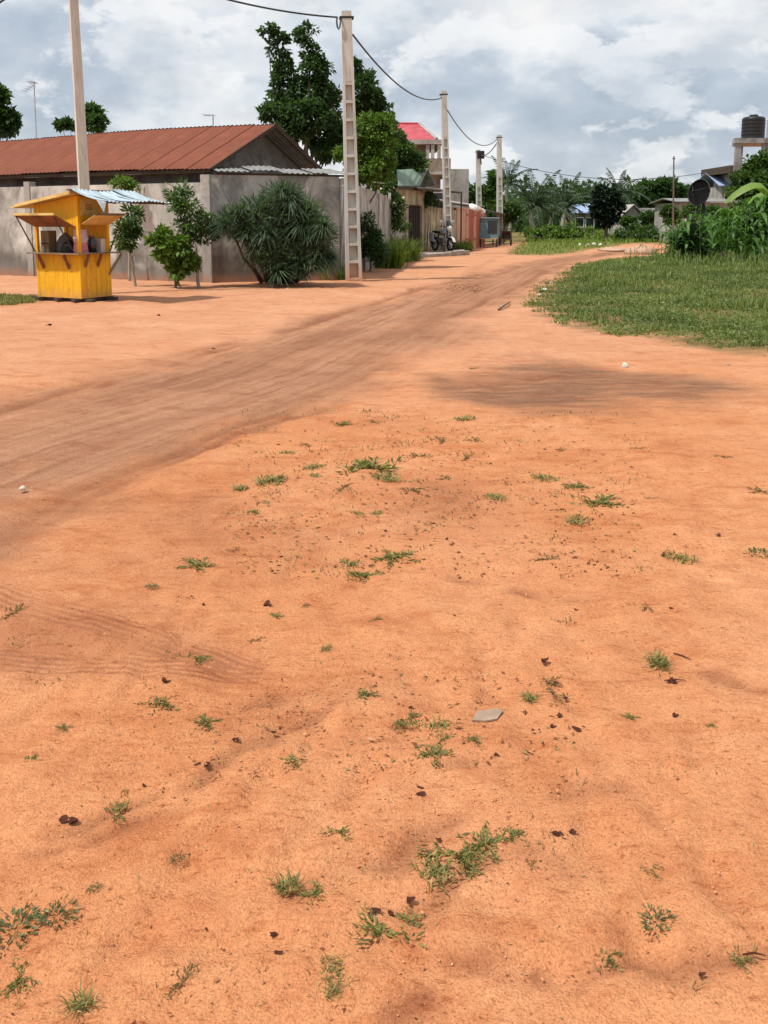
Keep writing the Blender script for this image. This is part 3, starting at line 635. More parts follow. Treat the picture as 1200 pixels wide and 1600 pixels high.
# ------------------------------------------------------------------ yellow kiosk
KO = G(128, 474); KR = math.atan2(-0.469, 0.883)
kiosk = thing('kiosk', 'bright yellow wooden vending kiosk with raised shutters and corrugated awning', 'kiosk', (KO.x, KO.y, 0), KR)
KW, KD, ZB, ZC, ZH = 1.20, 0.80, 0.09, 0.97, 1.50            # width, depth, floor, counter, hinge
def kb(name, mat, *boxes):
    m = MB()
    for b in boxes: m.box(*b)
    return m.build(name, mat, kiosk, local=True)
def ztop(x): return 2.10 + 0.155 * x                        # underside of the roof, rising toward the corner x=0
for (a, b) in ((-0.45, -0.02), (0.35, 0.75)): pass
for yy in (0.06, KD - 0.14): kb('skid', 'dark_timber', (-KW - 0.25, 0.22, yy, yy + 0.10, 0.0, ZB - 0.005))
for xx in (-KW + 0.05, -0.62, -0.15): kb('skid', 'dark_timber', (xx, xx + 0.1, -0.13, KD + 0.1, ZB - 0.004 - 0.06, ZB - 0.001))
for i, (a, b) in enumerate(((-KW, -0.36), (-0.355, 0.0))): kb('board', 'yellow_paint', (a + 0.003, b - 0.003, -0.004 * i, 0.022, ZB, ZC - 0.02))
npl = 6
for i in range(npl):
    a = 0.024 + (KD - 0.024) * i / npl; b = 0.024 + (KD - 0.024) * (i + 1) / npl
    kb('board', 'yellow_paint', (-0.022, 0.003 * (i % 2), a + 0.003, b - 0.003, ZB, ZC - 0.02))
kb('board', 'yellow_paint', (-KW, -KW + 0.022, 0.03, KD, ZB, ZC - 0.02)); kb('board', 'yellow_paint', (-KW + 0.03, -0.03, KD - 0.022, KD, ZB, 2.0 - 0.1))
for (x, y) in ((-KW - 0.004, -0.006), (-0.056, -0.010), (-0.056, KD - 0.05), (-KW - 0.004, KD - 0.05)):
    MB().frus(ZB - 0.003, (x, x + 0.06, y, y + 0.06), ztop(x) - 0.012, (x, x + 0.06, y, y + 0.06)).build('corner_post', 'yellow_paint', kiosk, local=True)
# upper fascia over the windows
MB().prism([(-KW + 0.06, 0.0, ZH), (-0.06, 0.0, ZH), (-0.06, 0.0, ztop(-0.06) - 0.01), (-KW + 0.06, 0.0, ztop(-KW) - 0.01)], (0, 0.02, 0)).build('fascia_board', 'yellow_paint', kiosk, local=True)
kb('fascia_board', 'yellow_paint', (-0.022, -0.002, 0.055, 0.62, ZH + 0.06, 2.06))
kb('fascia_board', 'pale_goods', (-0.022, -0.002, 0.625, KD - 0.055, ZH + 0.06, 2.06))
sg = kb('sign_board', 'faded_yellow', (-0.004, 0.014, 0.07, 0.50, ZH + 0.20, 2.02))
fc = bpy.data.curves.new('sign_mark', 'FONT'); fc.body = 'G5'; fc.size = 0.15; fc.extrude = 0.002; fc.align_x = 'CENTER'; fc.align_y = 'CENTER'; fc.materials.append(MATS['ink'])
so = bpy.data.objects.new('tmp', fc); COL.objects.link(so); bpy.context.view_layer.update()
sm_ = bpy.data.meshes.new_from_object(so.evaluated_get(bpy.context.evaluated_depsgraph_get())); bpy.data.objects.remove(so); sm_.materials.clear(); sm_.materials.append(MATS['ink'])
so = bpy.data.objects.new('sign_mark', sm_); COL.objects.link(so); so.parent = sg; so.matrix_basis = frame_mat((0.017, 0.28, 1.86), (0, 1, 0), (0, 0, 1))
kb('shelf', 'inner_board', (-KW + 0.03, -0.03, 0.03, KD - 0.03, ZC - 0.06, ZC - 0.025))
kb('counter', 'weathered_timber', (-KW - 0.08, 0.14, -0.17, 0.02, ZC - 0.018, ZC + 0.008))
kb('counter', 'weathered_timber', (-0.02, 0.15, 0.024, KD + 0.25, ZC - 0.016, ZC + 0.009))
for x in (-KW + 0.22, -0.28): MB().beam((x, -0.145, ZC - 0.03), (x, -0.012, ZC - 0.30), 0.04, 0.05).build('bracket', 'brown_board', kiosk, local=True)
for y in (0.12, 0.45): MB().beam((0.12, y, ZC - 0.03), (0.012, y, ZC - 0.26), 0.04, 0.05).build('bracket', 'brown_board', kiosk, local=True)
MB().beam((0.13, KD + 0.20, ZC - 0.03), (-0.01, KD - 0.05, ZC - 0.45), 0.035, 0.045).build('bracket', 'weathered_timber', kiosk, local=True)
def slab(pts, th, name, mat):
    pts = [Vector(p) for p in pts]; n = (pts[1] - pts[0]).cross(pts[2] - pts[0]).normalized() * th
    return MB().prism(pts, n).build(name, mat, kiosk, local=True)
fl = slab([(-KW + 0.02, -0.01, ZH), (-0.10, -0.01, ZH), (-0.16, -0.44, ZH + 0.22), (-KW - 0.04, -0.44, ZH + 0.22)], 0.022, 'shutter', 'brown_board')
MB().beam((-KW - 0.05, -0.45, ZH + 0.225), (-0.15, -0.45, ZH + 0.225), 0.035, 0.045).build('shutter_rail', 'faded_yellow', fl, local=True)
fl2 = slab([(0.008, 0.06, ZH + 0.04), (0.008, KD, ZH + 0.04), (0.40, KD + 0.02, ZH + 0.22), (0.40, 0.04, ZH + 0.22)], 0.022, 'shutter', 'faded_yellow')
MB().beam((0.41, 0.03, ZH + 0.225), (0.41, KD + 0.03, ZH + 0.225), 0.035, 0.04).build('shutter_rail', 'weathered_timber', fl2, local=True)
for (a, b) in (((-KW - 0.02, -0.43, ZH + 0.20), (-KW + 0.03, -0.04, ZC + 0.02)), ((-0.22, -0.40, ZH + 0.19), (-0.12, -0.03, ZC + 0.02)), ((0.37, KD - 0.02, ZH + 0.19), (0.03, KD - 0.02, ZC + 0.02))):
    MB().tube([a, b], 0.013, 6).build('prop_stick', 'dark_timber', kiosk, local=True)
# boarded roof
for i in range(2):
    z = ztop(0) + 0.0 + 0.033 * i; dx = 0.10 * i
    slab([(-KW - 0.42 + dx, -0.20 + 0.02 * i, 2.10 + 0.155 * (-KW - 0.42 + dx) + 0.033 * i), (0.04, -0.20 + 0.02 * i, 2.10 + 0.155 * 0.04 + 0.033 * i), (0.04, KD + 0.15, 2.10 + 0.155 * 0.04 + 0.033 * i), (-KW - 0.42 + dx, KD + 0.15, 2.10 + 0.155 * (-KW - 0.42 + dx) + 0.033 * i)], 0.030, 'roof_panel', 'faded_yellow')
MB().beam((0.01, -0.24, 2.185), (0.01, KD + 0.3, 2.185), 0.07, 0.03).build('ridge_board', 'brown_board', kiosk, local=True)
aw = corr_sheet('awning_sheet', 0.62, 1.00, 0.10, 0.013, 'galvanised_sheet', nl=8, sag=0.05)
for i, (y0, tl, sl_) in enumerate(((-0.22, 0.05, -0.27), (0.34, -0.03, -0.22), (0.90, 0.04, -0.25))):
    s = link('awning_sheet', aw, kiosk); s.matrix_basis = frame_mat((0.03, y0 + 0.62, 2.19 + 0.006 * i), (0, -1, tl), (1, 0, sl_))
MB().beam((0.93, -0.2, 1.945), (0.93, 1.45, 1.945), 0.03, 0.04).build('awning_batten', 'dark_timber', kiosk, local=True)
for y in (0.05, 0.75, 1.40): MB().beam((0.02, min(y, KD - 0.03), 2.135), (0.93, y, 1.93), 0.03, 0.035).build('awning_batten', 'dark_timber', kiosk, local=True)
slab([(0.72, -0.23, 2.01), (0.98, -0.23, 1.95), (0.93, -0.25, 1.76), (0.84, -0.24, 1.86)], 0.006, 'torn_flap', 'galvanised_sheet')
# goods on the counter (things of their own, standing inside the kiosk)
KM = Matrix.Translation((KO.x, KO.y, 0)) @ Matrix.Rotation(KR, 4, 'Z')
def kgood(name, label, cat, loc, parts, group=None):
    t = thing(name, label, cat, KM @ Vector(loc), KR, group)
    for pn, mat, mb, sm in parts: mb.build(pn, mat, t, sm, local=True)
def sack(w, d, h, seed):
    rg = random.Random(seed); m = MB()
    m.lathe([(0.02, 0), (w * 0.5, 0.0), (w * 0.56, h * 0.2), (w * 0.5, h * 0.55), (w * 0.34, h * 0.8), (w * 0.12, h * 0.95), (0.02, h)], 12)
    m.v = [(x * (1 + rg.uniform(-.08, .08)), y * d / w * (1 + rg.uniform(-.08, .08)), z) for x, y, z in m.v]; return m
zs = ZC + 0.012 - 0.037
def packet(w, d, h): return MB().hexa([(-w/2, -d/2, 0), (w/2, -d/2, 0), (w/2, d/2, 0), (-w/2, d/2, 0)], [(-w/2*.92, -d/2*.7, h), (w/2*.92, -d/2*.7, h), (w/2*.92, d/2*.7, h), (-w/2*.92, d/2*.7, h)])
kgood('packet', 'pink and white packet stacked at the corner window of the kiosk', 'packet', (-0.17, 0.20, zs), [('wrapper', 'pink_goods', packet(0.2, 0.22, 0.24), False), ('top_band', 'pale_goods', MB().box(-0.095, 0.095, -0.085, 0.085, 0.241, 0.27), False)])
kgood('packet', 'pale purple packet on top of the pink one in the kiosk', 'packet', (-0.17, 0.20, zs + 0.272), [('wrapper', 'purple_goods', packet(0.2, 0.2, 0.21), False)])
kgood('jar', 'dark lidded jar beside the pink packets in the kiosk window', 'jar', (-0.14, 0.47, zs), [('glass', 'glass_dark', MB().lathe([(0.07, 0), (0.085, 0.01), (0.085, 0.26), (0.06, 0.31), (0.06, 0.33)], 14), True), ('lid', 'brown_board', MB().lathe([(0.066, 0.331), (0.066, 0.37)], 14), False)])
kgood('carton', 'pale carton at the far end of the kiosk side window', 'box', (-0.15, 0.72, zs), [('box', 'pale_goods', MB().box(-0.1, 0.1, -0.1, 0.1, 0, 0.30), False), ('flap', 'pale_goods', MB().box(-0.1, 0.1, -0.1, 0.0, 0.302, 0.306), False)])
kgood('sack', 'black plastic bag lying inside the front window of the kiosk', 'bag', (-0.58, 0.30, zs), [('bag', 'bag_black', sack(0.34, 0.3, 0.28, 3), True)])
kgood('bundle', 'grey cloth bundle behind the black bag in the kiosk', 'bundle', (-0.85, 0.45, zs), [('cloth', 'grey_cloth', sack(0.34, 0.34, 0.42, 5), True)])
kgood('display_case', 'small wooden display case at the window edge inside the kiosk', 'case', (-1.1, 0.25, zs), [('case', 'inner_board', MB().box(-0.11, 0.11, -0.1, 0.1, 0, 0.46), False), ('shelf_board', 'dark_timber', MB().box(-0.1, 0.1, -0.125, -0.101, 0.2, 0.22), False)])

# ------------------------------------------------------------------ poles and cables
def pole(label, bpx, tpx, Y, w0, w1, d0, d1, lad, nr, yaw, top_z=None, name='utility_pole', mat='pole_concrete'):
    b = AT(bpx[0], bpx[1], Y); b.z = 0; tp = AT(tpx[0], tpx[1], Y); H = tp.z
    if top_z: tp = b + (tp - b) * (top_z / H); H = top_z
    t = thing(name, label, 'pole', (b.x, b.y, 0), 0, 'concrete poles along the road')
    lx = (tp.x - b.x) / H; t.rotation_euler = (0, math.atan(lx), 0)
    Rz = Matrix.Rotation(yaw, 3, 'Z')
    W = lambda z: w0 + (w1 - w0) * z / H
    D = lambda z: d0 + (d1 - d0) * z / H
    def fr_(m, z0, z1, xa, xb, ya, yb):      # fractions of half width / depth
        q = lambda z: (xa * W(z) / 2, xb * W(z) / 2, ya * D(z) / 2, yb * D(z) / 2)
        m.frus(z0, q(z0), z1, q(z1)); return m
    def rot(m): m.v = [tuple(Rz @ Vector(v)) for v in m.v]; return m
    zb = -0.25; zl = H * lad
    if lad > 0:
        rot(fr_(MB(), zb, zl, -1, -0.58, -1, 1)).build('flange', 'pole_concrete', t, local=True)
        rot(fr_(MB(), zb, zl, 0.58, 1, -1, 1)).build('flange', 'pole_concrete', t, local=True)
        rot(fr_(MB(), zb, zl, -0.58, 0.58, -0.30, 0.30)).build('web', 'pole_concrete', t, local=True)
        for i in range(nr + 1):
            z = 0.06 + (zl - 0.1) * i / nr
            m = MB()
            for (ya, yb) in ((-0.96, -0.30), (0.30, 0.96)): fr_(m, z - 0.04, z + 0.035, -0.58, 0.58, ya, yb)
            rot(m).build('rung', 'pole_concrete', t, local=True)
    rot(fr_(MB(), max(zl, zb) if lad > 0 else zb, H, -1, 1, -1, 1)).build('shaft', mat, t, local=True)
    m = MB(); m.beam((-W(H) / 2 - 0.06, 0, H - 0.16), (W(H) / 2 + 0.06, 0, H - 0.16), D(H) * 1.08, 0.05); rot(m).build('clamp', 'dark_metal', t, local=True)
    return b, tp
PL = pole('plain pale concrete pole leaning behind the yellow kiosk', (141, 462), (114.5, 0), 20.2, 0.23, 0.16, 0.22, 0.15, 0, 0, 0.5, 7.6)
P1 = pole('big ladder-sided concrete pole in front of the wall end', (553, 437), (541, 18), 24.6, 0.43, 0.25, 0.34, 0.24, 0.745, 11, 0.10)
P2 = pole('ladder-sided concrete pole rising beside the parked motorcycle', (701, 397), (693, 142), 44.2, 0.38, 0.25, 0.32, 0.24, 0.72, 12, 0.12)
P3 = pole('concrete pole in front of the palms at the bend', (781, 381), (780, 211), 66, 0.44, 0.30, 0.34, 0.24, 0.62, 9, 0.1)
P4 = pole('shorter concrete pole with cable box behind the red fence', (749, 378), (747, 234), 74, 0.46, 0.34, 0.34, 0.24, 0.6, 8, 0.1)
P5 = pole('thin wooden pole standing beyond the satellite dish', (1053, 345), (1053, 244), 62, 0.10, 0.07, 0.10, 0.07, 0, 0, 0, None, 'utility_pole', 'bark')
def cable(pts, r, label):
    c = Vector(pts[len(pts) // 2]); t = MB().tube(pts, r, 6); m = t.mesh('power_cable', 'cable_black', True, c)
    o = link('power_cable', m, None, c); return tag(o, label, 'cable', 'overhead power cables')
e1l = AT(527, 27, 24.45); e1r = AT(551, 54, 24.6)
cable(catenary((PL[1].x, PL[1].y, 7.35), e1l, 0.28, 24) , 0.022, 'cable coming in from the upper edge to the big ladder pole')
lp = [e1l, AT(526, 32, 24.4), AT(527, 42, 24.4), AT(529, 46, 24.4), AT(531, 42, 24.4), AT(532, 33, 24.4), AT(534, 28, 24.5)]
cable(lp, 0.022, 'short drooping cable loop at the top of the big ladder pole')
cable(catenary((PL[1].x, PL[1].y, 7.3), AT(-120, 60, 23), 0.25), 0.024, 'cable end crossing the top corner of the sky')
cable(catenary(e1r, AT(690, 153, 44.0), 0.62, 24), 0.024, 'sagging cable between the big ladder pole and the motorcycle pole')
cable(catenary(AT(699, 172, 44.2), AT(777, 217, 66), 0.95, 24), 0.024, 'sagging cable between the motorcycle pole and the bend pole')
cable(catenary(AT(779, 219, 66), AT(750, 243, 74), 0.35, 12), 0.035, 'short cable between the two farthest poles')
cable(catenary(AT(752, 242, 74), AT(1142, 262, 72), 1.35, 30), 0.022, 'long thin cable crossing the sky to the water tower house')
bx = thing('cable_box', 'dark cable junction clamped near the top of the shorter pole', 'junction box', AT(751, 241, 73.7))
c = AT(751, 241, 73.7); MB().box(c.x - 0.28, c.x + 0.28, c.y - 0.2, c.y - 0.02, c.z - 0.35, c.z + 0.25).build('box', 'dark_metal', bx); MB().tube([c + Vector((0, -0.1, -0.35)), c + Vector((0.05, -0.05, -0.8))], 0.05).build('lead', 'dark_metal', bx)
# loose steel pipe against the street corner of the wall
p0, p1 = G(531, 436), AT(537, 292, 25.0); pp = thing('pipe', 'thin grey pipe leaning at the wall corner beside the ladder pole', 'pipe', p0)
MB().tube([p0 - Vector((0, 0, 0.02)), p1], 0.035, 8).build('tube', 'grey_paint', pp); MB().tube([p1, p1 + Vector((0, 0, 0.06))], 0.045, 8).build('cap', 'grey_paint', pp)

# ------------------------------------------------------------------ gate house and street fence
def P2D(px, py): return G(px, py).to_2d()
g0 = P2D(628, 400); g1 = P2D(641, 398); g2 = P2D(659, 396); f2 = P2D(727, 389.5); f3 = P2D(758, 385); f4 = P2D(800, 381)
gate = thing('gate_house', 'beige gate porch with pale green roof and dark double gate', 'gate house', (g0.x, g0.y, 0))
dg = (f2 - g1).normalized(); ng = Vector((-dg.y, dg.x))
# piers either side of the gate
def pier(t, p, wd, z1, mat, name='pier', th=0.5):
    a = p - dg * wd / 2; b = p + dg * wd / 2; return wall_between(MB(), a, b, -0.1, z1, z1, th).build(name, mat, t)
gx0 = AT(640, 340, 43.2); pier(gate, Vector((AT(636, 395, 43).x, 43.0)), 0.36, 3.1, 'beige_plaster')
pB = Vector((AT(661, 395, 46.2).x, 46.2)); pier(gate, pB, 0.34, 3.1, 'beige_plaster')
pA = Vector((AT(636, 395, 43).x, 43.0)); pdir = (pB - pA).normalized(); pnn = Vector((-pdir.y, pdir.x))
wall_between(MB(), pA + pdir * 0.3, pB - pdir * 0.3, 2.35, 3.05, 3.05, 0.3).build('lintel', 'beige_plaster', gate)
for k in range(2):
    a = pA + pdir * (0.2 + k * ((pB - pA).length - 0.4) / 2) + pnn * 0.12; b = a + pdir * ((pB - pA).length - 0.42) / 2
    lf = wall_between(MB(), a, b, 0.05, 2.33, 2.33, 0.06).build('gate_leaf', 'gate_brown', gate)
    for j in range(4):
        q_ = a.lerp(b, (j + 0.5) / 4) - pnn * 0.02; wall_between(MB(), q_ - pdir * 0.03, q_ + pdir * 0.03, 0.1, 2.3, 2.3, 0.018).build('gate_bar', 'dark_metal', lf)
# carved block panel left of the gate
qa = Vector((AT(616, 398, 41.2).x, 41.2)); qb = pA - dg * 0.30
wall_between(MB(), qa, qb, -0.1, 2.3, 2.3, 0.16).build('side_panel', 'beige_plaster', gate)
for i in range(5):
    for j in range(2):
        c = qa.lerp(qb, 0.25 + 0.5 * j) - Vector((-dg.y, dg.x)) * 0.012; wall_between(MB(), c - dg * 0.22, c + dg * 0.22, 0.25 + i * 0.4, 0.55 + i * 0.4, 0.55 + i * 0.4, 0.011).build('vent_block', 'far_brown', gate)
# green roof, ridge along the street
r0 = AT(620, 266, 43.6); r1 = AT(669, 264, 46.8); e0 = AT(622, 291, 41.6); e1 = AT(656, 291, 44.6)
nsh = 4
for i in range(nsh):
    u0, u1 = i / nsh, (i + 1) / nsh; dz_ = Vector((0, 0, 0.012 * (i % 2)))
    MB().prism([e0.lerp(e1, u0) + dz_, e0.lerp(e1, u1) + dz_, r0.lerp(r1, u1) + dz_, r0.lerp(r1, u0) + dz_], (0, 0, 0.02)).build('roof_sheet', 'green_sheet', gate)
bk = Vector((ng.x, ng.y, 0)) * -1
MB().prism([r0, r1, r1 + (r1 - e1) * Vector((1, 1, -0.75)), r0 + (r0 - e0) * Vector((1, 1, -0.75))], (0, 0, -0.03)).build('rear_slope', 'green_sheet', gate)
MB().prism([e1 + Vector((0, 0.05, 0)), r1 - Vector((0, 0, 0.06)), r1 + (r1 - e1) * Vector((1, 1, -0.75)) - Vector((0, 0, 0.06))], (dg.x * -0.08, dg.y * -0.08, 0)).build('gable_end', 'dark_timber', gate)
MB().beam(e0 - Vector((0, 0, .08)), e1 - Vector((0, 0, .08)), 0.06, 0.14).build('eave_board', 'dark_timber', gate)
# beige panelled fence
fence = thing('fence_wall', 'beige panelled street wall with dark joints behind the motorcycle', 'wall', (g2.x, g2.y, 0))
fa_ = pB + dg * 0.26; npan = 6; fb_ = P2D(713, 391)
for i in range(npan):
    a = fa_.lerp(fb_, i / npan); b = fa_.lerp(fb_, (i + 1) / npan); d_ = (b - a).normalized()
    wall_between(MB(), a + d_ * 0.05, b - d_ * 0.05, -0.1, 2.34 - 0.03 * i, 2.32 - 0.03 * i, 0.14).build('panel', 'beige_plaster', fence)
    wall_between(MB(), b - d_ * 0.06 + Vector((-d_.y, d_.x)) * 0.05, b + d_ * 0.06 + Vector((-d_.y, d_.x)) * 0.05, -0.1, 2.28, 2.28, 0.12).build('joint_post', 'dark_timber', fence)
pk = thing('gate_pillar', 'pink painted pillar between beige wall and red fence', 'pillar', (fb_.x, fb_.y, 0))
fb2 = P2D(727, 389); wall_between(MB(), fb_ + (fb2 - fb_).normalized() * 0.08, fb2, -0.1, 2.25, 2.22, 0.3).build('pillar', 'pink_paint', pk)
wall_between(MB(), fb_ + (fb2 - fb_).normalized() * 0.05 - ng * 0.03, fb2 + dg * 0.03 - ng * 0.03, 2.24, 2.32, 2.32, 0.36).build('cap', 'pink_paint', pk)
red = thing('red_fence', 'red and pink boarded shop front along the street', 'fence', (fb2.x, fb2.y, 0))
ra_, rb_ = P2D(728, 389), P2D(758, 385.5)
for i in range(8):
    a = ra_.lerp(rb_, i / 8); b = ra_.lerp(rb_, (i + 1) / 8); d_ = (b - a).normalized()
    wall_between(MB(), a + d_ * 0.03, b - d_ * 0.03, -0.05, 2.28 - 0.02 * (i % 2), 2.28 - 0.02 * (i % 2), 0.06 + 0.03 * (i % 2)).build('board', 'red_paint' if i % 3 else 'pink_paint', red)
wall_between(MB(), ra_ - ng * 0.05, rb_ - ng * 0.05, 0.5, 0.58, 0.58, 0.045).build('rail', 'red_paint', red); wall_between(MB(), ra_ - ng * 0.05, rb_ - ng * 0.05, 1.9, 1.98, 1.98, 0.045).build('rail', 'red_paint', red)
# flat sheet awnings on thin posts
def awning(label, quad, mat, posts=(), th=0.05):
    t = thing('sheet_awning', label, 'awning', (quad[0].x, quad[0].y, 0), 0, 'sheet awnings along the street')
    MB().prism(quad, (0, 0, -th)).build('sheet', mat, t)
    q = quad; MB().beam(q[0] - Vector((0, 0, th + 0.04)), q[1] - Vector((0, 0, th + 0.04)), 0.05, 0.07).build('edge_beam', 'dark_timber', t)
    for p in posts: MB().tube([(p.x, p.y, -0.1), (p.x, p.y, p.z - th - 0.02)], 0.04, 6).build('post', 'dark_timber', t)
def quadY(a, ya, b, yb, dep, up=0.25):
    p, q = AT(a[0], a[1], ya), AT(b[0], b[1], yb); o = Vector((ng.x, ng.y, 0)) * dep + Vector((0, 0, up)); return [p, q, q + o, p + o]
awning('flat pale sheet awning beside the green gate roof', quadY((652, 292), 43.5, (722, 299), 50.5, 2.4, 0.30), 'old_sheet', (AT(721, 299, 50.3),))
awning('dark edged sheet awning over the red fence', quadY((707, 316), 49.5, (757, 322), 60, 2.2, 0.35), 'grey_sheet', (AT(756, 322, 59.8),))
awning('low sheet awning over the teal stall', quadY((754, 326), 58, (790, 334), 66, 2.0, 0.35), 'old_sheet', (AT(771, 331, 60), AT(788, 334, 65.5)))
for i, (px, py, Y, s_) in enumerate(((737, 330, 54.5, 0.5), (745, 331, 56, 0.4), (751, 333, 57, 0.35))):
    p = AT(px, py, Y); t = tag(link('cloth_bundle', sack(s_ * 1.6, s_, s_ * 0.9, i).mesh('cloth_bundle', 'white_paint' if i != 1 else 'pink_paint', True), None, p), ['pale cloth bundle hanging under the awning, first from the pink pillar', 'pinkish bundle under the awning between two pale ones', 'small pale bundle at the awning end by the teal stall'][i], 'bundle')
# teal stall, table, cart
c = G(764, 386.5); st = thing('market_stall', 'teal painted wooden stall with dark hatch beside the red fence', 'stall', (c.x, c.y, 0))
sw, sd = SZ(28, c.y), 1.2
MB().box(c.x - sw / 2, c.x + sw / 2, c.y, c.y + sd, 0.55, 1.75).build('body', 'teal_paint', st)
MB().box(c.x - sw * 0.08, c.x + sw * 0.42, c.y - 0.03, c.y - 0.004, 0.85, 1.60).build('hatch', 'glass_dark', st)
MB().box(c.x - sw / 2 - 0.05, c.x + sw / 2 + 0.05, c.y - 0.08, c.y + sd, 1.753, 1.80).build('top_board', 'grey_paint', st)
MB().box(c.x - sw / 2, c.x + sw * 0.45, c.y - 0.25, c.y - 0.01, 0.50, 0.545).build('ledge', 'pink_paint', st)
for dx in (-0.46, 0.44): MB().box(c.x + sw * dx - 0.04, c.x + sw * dx + 0.04, c.y + 0.05, c.y + 0.13, -0.1, 0.548).build('leg', 'dark_timber', st)
c = G(791, 384); tb = thing('handcart', 'dark wooden handcart with side rails near the verge', 'cart', (c.x, c.y, 0))
cw = SZ(17, c.y)
MB().box(c.x - cw / 2, c.x + cw / 2, c.y, c.y + 1.0, 0.35, 0.45).build('bed', 'dark_timber', tb)
for s_ in (-1, 1): MB().beam((c.x + s_ * cw * 0.47, c.y + 0.02, 0.45), (c.x + s_ * cw * 0.47, c.y + 0.02, 1.05), 0.05, 0.05).build('rail', 'dark_timber', tb)
MB().box(c.x - cw / 2, c.x + cw / 2, c.y - 0.01, c.y + 0.03, 1.05, 1.12).build('rail', 'dark_timber', tb); MB().box(c.x - cw * 0.4, c.x + cw * 0.4, c.y + 0.1, c.y + 0.9, 0.452, 0.95).build('load', 'gate_brown', tb)
for s_ in (-1, 1):
    m = MB(); m.tube([(c.x + s_ * cw * 0.52, c.y + 0.5 + 0.3 * math.cos(a * 0.5236), 0.3 + 0.3 * math.sin(a * 0.5236)) for a in range(13)], 0.035, 5, False); m.build('wheel', 'rubber', tb)
# doorstep slab and kerbs
a, b = G(622, 404.5), G(729, 399); sl = thing('doorstep_slab', 'low concrete apron slab under the motorcycle', 'slab', (a.x, a.y, 0))
MB().hexa([(a.x, a.y, -0.1), (b.x, b.y, -0.1), (b.x + 0.2, b.y + 4, -0.1), (a.x + 0.2, a.y + 4, -0.1)], [(a.x, a.y, 0.12), (b.x, b.y, 0.16), (b.x + 0.2, b.y + 4, 0.16), (a.x + 0.2, a.y + 4, 0.12)]).build('slab', 'kerb_concrete', sl)
MB().beam(G(700, 400) + Vector((0, -0.12, 0.06)), G(729, 398) + Vector((0, -0.12, 0.06)), 0.3, 0.3).build('step', 'kerb_concrete', sl)
a, b = G(534, 430), G(606, 414); kb_ = thing('planter_kerb', 'low concrete kerb around the weeds behind the ladder pole', 'kerb', (a.x, a.y, 0))
for i in range(3):
    p, q = a.lerp(b, i / 3), a.lerp(b, (i + 0.96) / 3); MB().beam(p + Vector((0, 0, 0.10)), q + Vector((0, 0, 0.10)), 0.16, 0.28).build('kerb_stone', 'kerb_concrete', kb_)
p = G(602, 418); bo = thing('marker_post', 'short concrete post among the weeds near the gate', 'post', (p.x, p.y, 0)); MB().frus(-0.1, (p.x - .09, p.x + .09, p.y - .09, p.y + .09), 0.42, (p.x - .07, p.x + .07, p.y - .07, p.y + .07)).build('post', 'kerb_concrete', bo); MB().frus(0.421, (p.x - .07, p.x + .07, p.y - .07, p.y + .07), 0.46, (p.x - .03, p.x + .03, p.y - .03, p.y + .03)).build('cap', 'kerb_concrete', bo)

# ------------------------------------------------------------------ motorcycle
mc = G(691, 397.5); my = mc.y - 0.1
bike = thing('motorcycle', 'parked motorcycle with white front fairing and grey tank by the pole', 'motorcycle', (mc.x, my, 0.15), math.radians(-60)); bike.scale = (1.05, 1.05, 1.12)
def wheel(x):
    m = MB(); m.tube([(x + 0.25 * math.cos(a * math.pi / 10), 0, 0.30 + 0.25 * math.sin(a * math.pi / 10)) for a in range(21)], 0.05, 8, False)
    wl_ = m.build('wheel', 'rubber', bike, True, local=True)
    h = MB(); h.tube([(x, -0.06, 0.30), (x, 0.06, 0.30)], 0.05, 8)
    for a in range(6): h.tube([(x, 0, 0.30), (x + 0.23 * math.cos(a * 1.047), 0, 0.30 + 0.23 * math.sin(a * 1.047))], 0.012, 4)
    h.build('rim', 'chrome', wl_, local=True)
wheel(-0.62); wheel(0.65)
def mud(x, r, a0, a1, mat, nm):
    m = MB(); n = 8; vs, fs = [], []
    for i in range(n + 1):
        a = math.radians(a0 + (a1 - a0) * i / n)
        for s_ in (-1, 1): vs.append((x + r * math.cos(a), s_ * 0.075, 0.30 + r * math.sin(a)))
    for i in range(n): fs.append((2 * i, 2 * i + 1, 2 * i + 3, 2 * i + 2))
    m.add(vs, fs); m.build(nm, mat, bike, local=True)
mud(0.65, 0.335, 20, 160, 'white_paint', 'front_mudguard'); mud(-0.62, 0.335, 30, 175, 'dark_metal', 'rear_mudguard')
m = MB()
for s_ in (-1, 1): m.tube([(0.65, s_ * 0.09, 0.30), (0.45, s_ * 0.08, 0.95)], 0.022, 6); m.tube([(-0.62, s_ * 0.1, 0.30), (-0.15, s_ * 0.09, 0.40), (0.1, s_ * 0.05, 0.35)], 0.02, 6); m.tube([(-0.62, s_ * 0.12, 0.32), (-0.48, s_ * 0.12, 0.72)], 0.03, 6)
m.tube([(0.45, 0, 0.92), (0.05, 0, 0.70), (-0.45, 0, 0.70)], 0.025, 6); m.tube([(0.42, 0, 0.85), (0.22, 0, 0.32), (-0.1, 0, 0.30)], 0.022, 6); m.build('frame', 'dark_metal', bike, True, local=True)
m = MB(); m.lathe([(0.02, -0.28), (0.11, -0.22), (0.15, -0.02), (0.16, 0.14), (0.10, 0.24), (0.02, 0.27)], 12); m.v = [(0.14 + z, x * 0.95, 0.84 + y * 0.8 + 0.06 * z) for x, y, z in m.v]; m.build('tank', 'grey_paint', bike, True, local=True)
MB().hexa([(-0.70, -0.12, 0.78), (-0.08, -0.12, 0.74), (-0.08, 0.12, 0.74), (-0.70, 0.12, 0.78)], [(-0.72, -0.10, 0.88), (-0.08, -0.11, 0.84), (-0.08, 0.11, 0.84), (-0.72, 0.10, 0.88)]).build('seat', 'rubber', bike, local=True)
